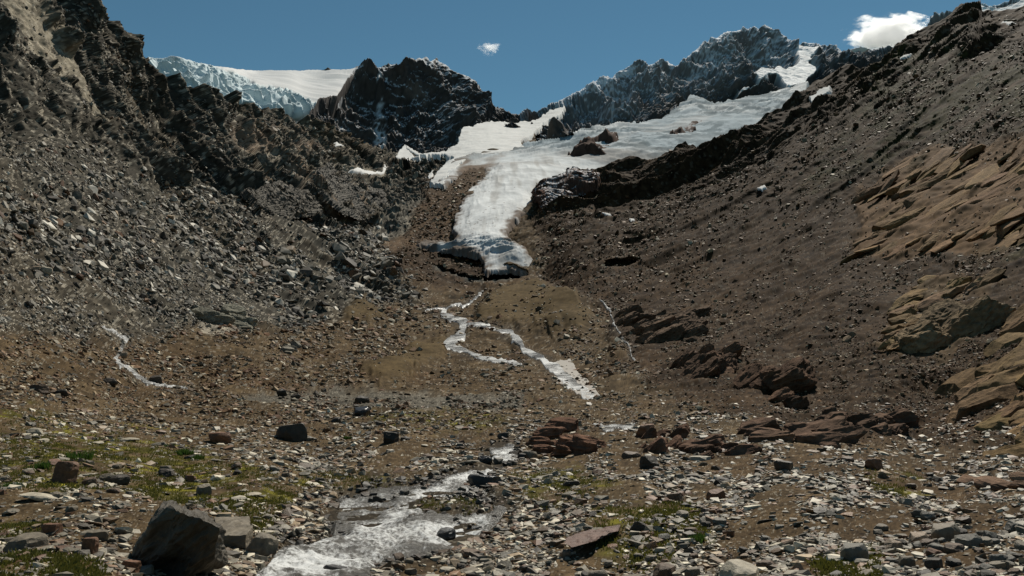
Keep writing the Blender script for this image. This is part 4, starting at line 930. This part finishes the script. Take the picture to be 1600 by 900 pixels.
# the reddish fluted strip of rock and the big boulder are shaped by hand
def custom_rock(name, pts, mat, label, cat='boulder', rough=.03, sub=5):
    P = np.array(pts, float); cen = P.mean(0); bm = bmesh.new()
    for v in P-cen: bm.verts.new(v)
    bmesh.ops.convex_hull(bm, input=bm.verts); bmesh.ops.delete(bm, geom=[v for v in bm.verts if not v.link_faces], context='VERTS')
    bmesh.ops.triangulate(bm, faces=bm.faces)
    for i in range(sub): bmesh.ops.subdivide_edges(bm, edges=bm.edges, cuts=1, use_grid_fill=True)
    bmesh.ops.triangulate(bm, faces=bm.faces)
    bm.normal_update(); bm.verts.index_update()
    V = np.array([v.co[:] for v in bm.verts]); N = np.array([v.normal[:] for v in bm.verts]); Fc = np.array([[v.index for v in f.verts] for f in bm.faces]); bm.free()
    Q = V@np.array([[.8, 0, -.6], [0, 1, 0], [.6, 0, .8]]); Q = Q*np.array([1, 1, 3.])
    V = V+N*(rough*(nz(Q, .5, 1)+.55*nz(Q, .2, 2)+.3*nz(Q, .08, 3)))[:, None]
    o = mesh_np(name, V, Fc, mat, smooth=False); o.location = cen; return tag(o, label, cat)
def dd(x, y): return float(surf(np.array([x]), np.array([y]))[0][0]@FWD)
b0 = dd(270, 885)
def bp_(x, y, k): return pt(x, y, b0*k)
custom_rock('boulder', [bp_(206,884,1.0), bp_(236,822,.985), bp_(245,790,1.03), bp_(283,800,.955), bp_(343,824,.945), bp_(335,872,.965), bp_(290,890,.965), bp_(262,789,1.1), bp_(322,806,1.14), bp_(350,822,1.08), bp_(350,850,1.06), bp_(210,900,.99), bp_(300,905,.97), bp_(230,850,1.2), bp_(350,880,1.05)],
  solid('big_boulder_stone', (.06,.05,.036), 4, .7), 'big dark faced boulder with a lit flat top in the foreground left', rough=.06)
b1 = dd(365, 845)
custom_rock('boulder', [pt(335,808,b1*1.12), pt(388,806,b1*1.14), pt(396,822,b1*1.03), pt(384,836,b1*.985), pt(340,838,b1*.98), pt(396,842,b1*1.03), pt(384,856,b1*.98), pt(340,856,b1*.98), pt(335,840,b1*1.1)], BM['grey'], 'flat topped grey slab behind the right side of the big boulder', rough=.02)
b2 = dd(925, 850)
custom_rock('rock_strip', [pt(882,848,b2*.99), pt(885,842,b2*1.02), pt(960,822,b2*1.09), pt(970,820,b2*1.12), pt(968,828,b2*1.08), pt(920,848,b2*.99), pt(892,856,b2*.97), pt(900,834,b2*1.07)], solid('fluted_rock', (.13,.075,.055), 5, .8), 'long fluted red brown strip of rock lying on the right bank', rough=.03)

# more loose boulders, each its own object
kinds = [('grey','block'),('grey','slab'),('pale','slab'),('dark','block'),('brown','block'),('tan','slab'),('red','block'),('blue','round')]
adj = {'grey': 'grey', 'pale': 'pale', 'dark': 'dark', 'brown': 'brown', 'tan': 'tan', 'red': 'red brown', 'blue': 'blue grey'}
areas = [
 ('left', 46, lambda r: (r.uniform(-10, 400), r.uniform(690, 900)), 'on the mossy ground left of the stream', 16, 34, [3, 4, 4, 2, 1, 2, 1, 0]),
 ('pile', 60, lambda r: (r.uniform(1370, 1610), r.uniform(815, 900)), 'in the stone pile at the lower right', 16, 34, [5, 1, 0, 2, 1, 2, 1, 4]),
 ('bottom', 42, lambda r: (r.uniform(880, 1200), r.uniform(815, 900)), 'among the big stones at the bottom centre right', 16, 36, [5, 1, 1, 2, 2, 2, 1, 3]),
 ('slabs', 46, lambda r: (r.uniform(1000, 1600), r.uniform(705, 790)), 'in the pale slab field at right', 14, 30, [2, 4, 5, 2, 1, 3, 1, 0]),
 ('bar', 22, lambda r: (r.uniform(590, 860), r.uniform(850, 898)), 'on the wet gravel bar beside the rapids', 12, 28, [3, 1, 0, 4, 2, 0, 0, 1]),
 ('mid', 28, lambda r: (r.uniform(420, 800), r.uniform(655, 735)), 'on the grey gravel behind the stream bend', 11, 22, [3, 1, 1, 3, 2, 1, 1, 0]),
]
AR = np.random.default_rng(123)
for nm, n, pos, where, a, b, wts in areas:
    i = 0
    while i < n:
        x, y = pos(AR)
        if Z['stream'](np.array([x]), np.array([y]))[0] > -4 and nm != 'bar': continue
        if Z['stream'](np.array([x]), np.array([y]))[0] > 3: continue
        if 190 < x < 400 and 780 < y: continue
        c, s = kinds[AR.choice(8, p=np.array(wts)/sum(wts))]; wd = float(power(AR, 1, a, b, 2.2)[0])
        hp = wd*{'block': .5, 'round': .55, 'slab': .25}[s]
        noun = {'block': 'block', 'round': 'rounded stone', 'slab': 'flat slab'}[s]
        boulder(x, y, wd, hp, s, c, f'loose {adj[c]} {noun} {where}', f'{adj[c]} {noun}s {where}', cat='stone', name='stone'); i += 1

# ------------------------------------------------------------------ plants
def blades(pts, hts, seed, spread, wid, per):
    r = np.random.default_rng(seed); V = []; Fc = []; n = 0
    for p, h in zip(pts, hts):
        for _ in range(per):
            a = r.uniform(0, 6.28); q = p+np.array([math.cos(a), math.sin(a), 0])*r.uniform(0, spread); hh = h*r.uniform(.5, 1.1)
            lean = np.array([math.cos(a), math.sin(a), 0])*hh*r.uniform(.1, .6); b = r.uniform(0, 3.14); wv = np.array([math.cos(b), math.sin(b), 0])*wid
            V += [q-wv, q+wv, q+lean*.4+[0, 0, hh*.6]+wv*.7, q+lean*.4+[0, 0, hh*.6]-wv*.7, q+lean+[0, 0, hh]+wv*.05, q+lean+[0, 0, hh]-wv*.05]
            Fc += [[n, n+1, n+2, n+3], [n+3, n+2, n+4, n+5]]; n += 6
    return np.array(V), np.array(Fc)
def leaf_mat(name, a, b):
    m, nt, bs = new_mat(name); N, L = nt.nodes, nt.links
    tc = N.new('ShaderNodeTexCoord'); n = N.new('ShaderNodeTexNoise'); n.inputs['Scale'].default_value = 6; L.new(tc.outputs['Object'], n.inputs['Vector'])
    mx = N.new('ShaderNodeMix'); mx.data_type = 'RGBA'; mx.inputs['A'].default_value = (*a, 1); mx.inputs['B'].default_value = (*b, 1); L.new(n.outputs['Fac'], mx.inputs['Factor'])
    L.new(mx.outputs['Result'], bs.inputs['Base Color']); bs.inputs['Roughness'].default_value = .7; bs.inputs['Specular IOR Level'].default_value = .2
    tr = N.new('ShaderNodeBsdfTranslucent'); L.new(mx.outputs['Result'], tr.inputs[0]); ms = N.new('ShaderNodeMixShader'); ms.inputs[0].default_value = .3
    L.new(bs.outputs[0], ms.inputs[1]); L.new(tr.outputs[0], ms.inputs[2]); L.new(ms.outputs[0], nt.nodes['Material Output'].inputs[0]); return m
M_GR = leaf_mat('grass_green', (.035, .075, .012), (.07, .12, .02)); M_MO = leaf_mat('moss_yellow', (.13, .12, .02), (.08, .085, .02))
for x, y, wd, lab in [(124,722,44,'large bright green grass tuft behind the pointed rock'),(66,736,30,'grass tuft left of the pointed rock'),(288,714,26,'left one of two green grass tufts on the moss'),(310,718,22,'right one of two green grass tufts on the moss'),(12,766,28,'grass tuft at the left edge of the frame'),(540,688,12,'tiny green tuft on the grey stones by the pyramid stone'),(1092,834,30,'low green plant among grey stones at bottom right'),(265,700,14,'small tuft above the two green ones')]:
    P, _ = surf(np.array([x]), np.array([y])); P = P[0]; d = float(P@FWD); w_ = wd*d/F*.5
    r = np.random.default_rng(int(x)); k = 24
    ps = np.c_[r.normal(0, w_*.45, k), r.normal(0, w_*.5, k), np.zeros(k)-.02]
    V, Fc = blades(ps, np.full(k, w_*.75), int(y), w_*.2, max(.008, .0006*d), 10)
    o = mesh_np('grass_tuft', V, Fc, M_GR, smooth=True); o.location = P; tag(o, lab, 'grass tuft', 'grass tufts on the stony ground')
X, Y, r = sample(9000, lambda x, y: zone('moss', x, y, 8)*clump(x, y, 26, 15), 15, y0=640)
P, _ = surf(X, Y); dz = P@FWD
V, Fc = blades(P, .03+.0016*dz, 5, .12, .012, 5)
tag(mesh_np('moss', V, Fc, M_MO, smooth=True), 'yellow green moss and short grass between the stones', 'moss', kind='stuff')

# ------------------------------------------------------------------ plank footbridge over the upper stream
P0, _ = surf(np.array([690., 742.]), np.array([497., 494.])); A_, B_ = P0[0], P0[1]; zt = max(A_[2], B_[2])+.7
br = bpy.data.objects.new('footbridge', None); COL.objects.link(br); br.location = (A_+B_)/2; br['label'] = 'narrow dark plank footbridge over the upper stream'; br['category'] = 'footbridge'
mw, ntw, bw = new_mat('weathered_wood'); bw.inputs['Base Color'].default_value = (.05, .04, .03, 1); bw.inputs['Roughness'].default_value = .8
tcw = ntw.nodes.new('ShaderNodeTexWave'); tcw.inputs['Scale'].default_value = 3; mxw = ntw.nodes.new('ShaderNodeMix'); mxw.data_type = 'RGBA'; mxw.inputs['A'].default_value = (.035, .03, .024, 1); mxw.inputs['B'].default_value = (.07, .055, .04, 1)
ntw.links.new(tcw.outputs['Fac'], mxw.inputs['Factor']); ntw.links.new(mxw.outputs['Result'], bw.inputs['Base Color'])
def bar(name, p, q, w_, h_, parent):
    p, q = Vector(p), Vector(q); dv = q-p; bm = bmesh.new(); bmesh.ops.create_cube(bm, size=1)
    bmesh.ops.scale(bm, vec=(w_, dv.length, h_), verts=bm.verts); bmesh.ops.bevel(bm, geom=list(bm.edges), offset=min(w_, h_)*.12, segments=1, affect='EDGES')
    me = bpy.data.meshes.new(name); bm.to_mesh(me); bm.free(); me.materials.append(mw)
    o = bpy.data.objects.new(name, me); COL.objects.link(o); o.parent = parent
    o.rotation_euler = dv.to_track_quat('Y', 'Z').to_euler(); o.location = (p+q)/2-Vector(parent.location); return o
a, b = np.r_[A_[:2], zt], np.r_[B_[:2], zt]; yv = np.array([0, .45, 0])
for k in range(3): bar('plank', a+yv*(k-1)*.9, b+yv*(k-1)*.9, .36, .16, br)
bar('cross_beam', a+[.6, -.8, -.25], a+[.6, .8, -.25], .4, .4, br); bar('cross_beam', b+[-.6, -.8, -.25], b+[-.6, .8, -.25], .4, .4, br)

# ------------------------------------------------------------------ ground sheet reaching past the modelled valley
bm = bmesh.new()
n = 40
for j in range(n+1):
    for i in range(n+1):
        x = (i/n-.5)*12000; y = (j/n-.35)*12000; rr = math.hypot(x, y); bm.verts.new((x, y, -9-rr*.004 + 3*math.sin(x*.003)*math.cos(y*.004)))
bm.verts.ensure_lookup_table()
for j in range(n):
    for i in range(n): q = j*(n+1)+i; bm.faces.new([bm.verts[q], bm.verts[q+1], bm.verts[q+n+2], bm.verts[q+n+1]])
me = bpy.data.meshes.new('ground'); bm.to_mesh(me); bm.free()
m = rock_mat('ground_soil', scale=.2, bump=0, var=.3, base=((.09,.075,.06), (.09,.075,.06)), spec=.1); me.materials.append(m)
o = bpy.data.objects.new('ground', me); COL.objects.link(o); tag(o, kind='structure')

# ------------------------------------------------------------------ clouds
def cloud(name, c, rad, dens, seed, label, nscale, thr):
    bm = bmesh.new(); bmesh.ops.create_icosphere(bm, subdivisions=3, radius=1); me = bpy.data.meshes.new(name); bm.to_mesh(me); bm.free()
    o = bpy.data.objects.new(name, me); COL.objects.link(o); o.location = c; o.scale = rad
    m = bpy.data.materials.new(name+'_vapour'); m.use_nodes = True; nt = m.node_tree; N, L = nt.nodes, nt.links; N.remove(nt.nodes['Principled BSDF'])
    tc = N.new('ShaderNodeTexCoord'); n1 = N.new('ShaderNodeTexNoise'); n1.inputs['Scale'].default_value = nscale; n1.inputs['Detail'].default_value = 6; n1.inputs['Roughness'].default_value = .62
    mp = N.new('ShaderNodeMapping'); mp.inputs['Location'].default_value = (seed, seed*.7, 0); L.new(tc.outputs['Object'], mp.inputs[0]); L.new(mp.outputs[0], n1.inputs['Vector'])
    ln = N.new('ShaderNodeVectorMath'); ln.operation = 'LENGTH'; L.new(tc.outputs['Object'], ln.inputs[0])
    m1 = N.new('ShaderNodeMath'); m1.operation = 'MULTIPLY_ADD'; m1.inputs[1].default_value = -.95; m1.inputs[2].default_value = .0; L.new(ln.outputs['Value'], m1.inputs[0])
    m2 = N.new('ShaderNodeMath'); m2.operation = 'MULTIPLY_ADD'; L.new(n1.outputs['Fac'], m2.inputs[0]); m2.inputs[1].default_value = 2.2; L.new(m1.outputs[0], m2.inputs[2])
    mr = N.new('ShaderNodeMapRange'); mr.inputs[1].default_value = thr; mr.inputs[2].default_value = thr+.16; mr.inputs[4].default_value = dens; L.new(m2.outputs[0], mr.inputs[0])
    v = N.new('ShaderNodeVolumePrincipled'); v.inputs['Color'].default_value = (.98, .98, .98, 1); v.inputs['Anisotropy'].default_value = .55; L.new(mr.outputs[0], v.inputs['Density'])
    L.new(v.outputs[0], nt.nodes['Material Output'].inputs['Volume']); me.materials.append(m)
    return tag(o, label, 'cloud', kind='structure')
s_ = 3800/F
cloud('cloud', pt(1392, 54, 3800), (82*s_, 40*s_, 36*s_), .035, 3.1, 'bright white cumulus cloud rising behind the right ridge', 2.0, .42)
cloud('cloud', pt(765, 75, 3800), (24*s_, 14*s_, 15*s_), .02, 8.4, 'small white wisp of cloud above the dark peak', 1.8, .62)

# ------------------------------------------------------------------ sky, sun, camera
w = bpy.data.worlds.new('World'); sc.world = w; w.use_nodes = True
nt = w.node_tree; bg = nt.nodes['Background']
sky = nt.nodes.new('ShaderNodeTexSky'); sky.sky_type = 'NISHITA'; sky.sun_disc = False
SUN_EL, SUN_AZ = math.radians(51), math.radians(24)     # azimuth to the right of the view axis
sky.sun_elevation = SUN_EL; sky.sun_rotation = SUN_AZ
sky.altitude = 3500; sky.air_density = 1.3; sky.dust_density = .0; sky.ozone_density = 1.2
gr = nt.nodes.new('ShaderNodeVectorMath'); gr.operation = 'MULTIPLY'; gr.inputs[1].default_value = (.66, .98, .90); nt.links.new(sky.outputs[0], gr.inputs[0]); nt.links.new(gr.outputs[0], bg.inputs[0]); bg.inputs[1].default_value = .06
L = bpy.data.lights.new('sun', 'SUN'); L.energy = 5; L.angle = math.radians(.5); L.color = (1, .94, .83)
lo = bpy.data.objects.new('sun', L); COL.objects.link(lo)
sd = Vector((math.sin(SUN_AZ)*math.cos(SUN_EL), math.cos(SUN_AZ)*math.cos(SUN_EL), math.sin(SUN_EL)))
lo.rotation_euler = sd.to_track_quat('Z', 'Y').to_euler(); lo.location = sd*50
cam = bpy.data.cameras.new('camera'); co = bpy.data.objects.new('camera', cam); COL.objects.link(co)
cam.sensor_width = 36; cam.lens = 36*F/1600; co.rotation_euler = (math.pi/2+PITCH, 0, 0); co.location = (0, 0, 0)
cam.clip_start = .1; cam.clip_end = 30000
sc.camera = co
vs = sc.view_settings; vs.view_transform = 'Standard'; vs.look = 'None'; vs.exposure = .1; vs.gamma = 1; vs.use_curve_mapping = False
sc.cycles.max_bounces = 8; sc.cycles.diffuse_bounces = 2; sc.cycles.volume_bounces = 8
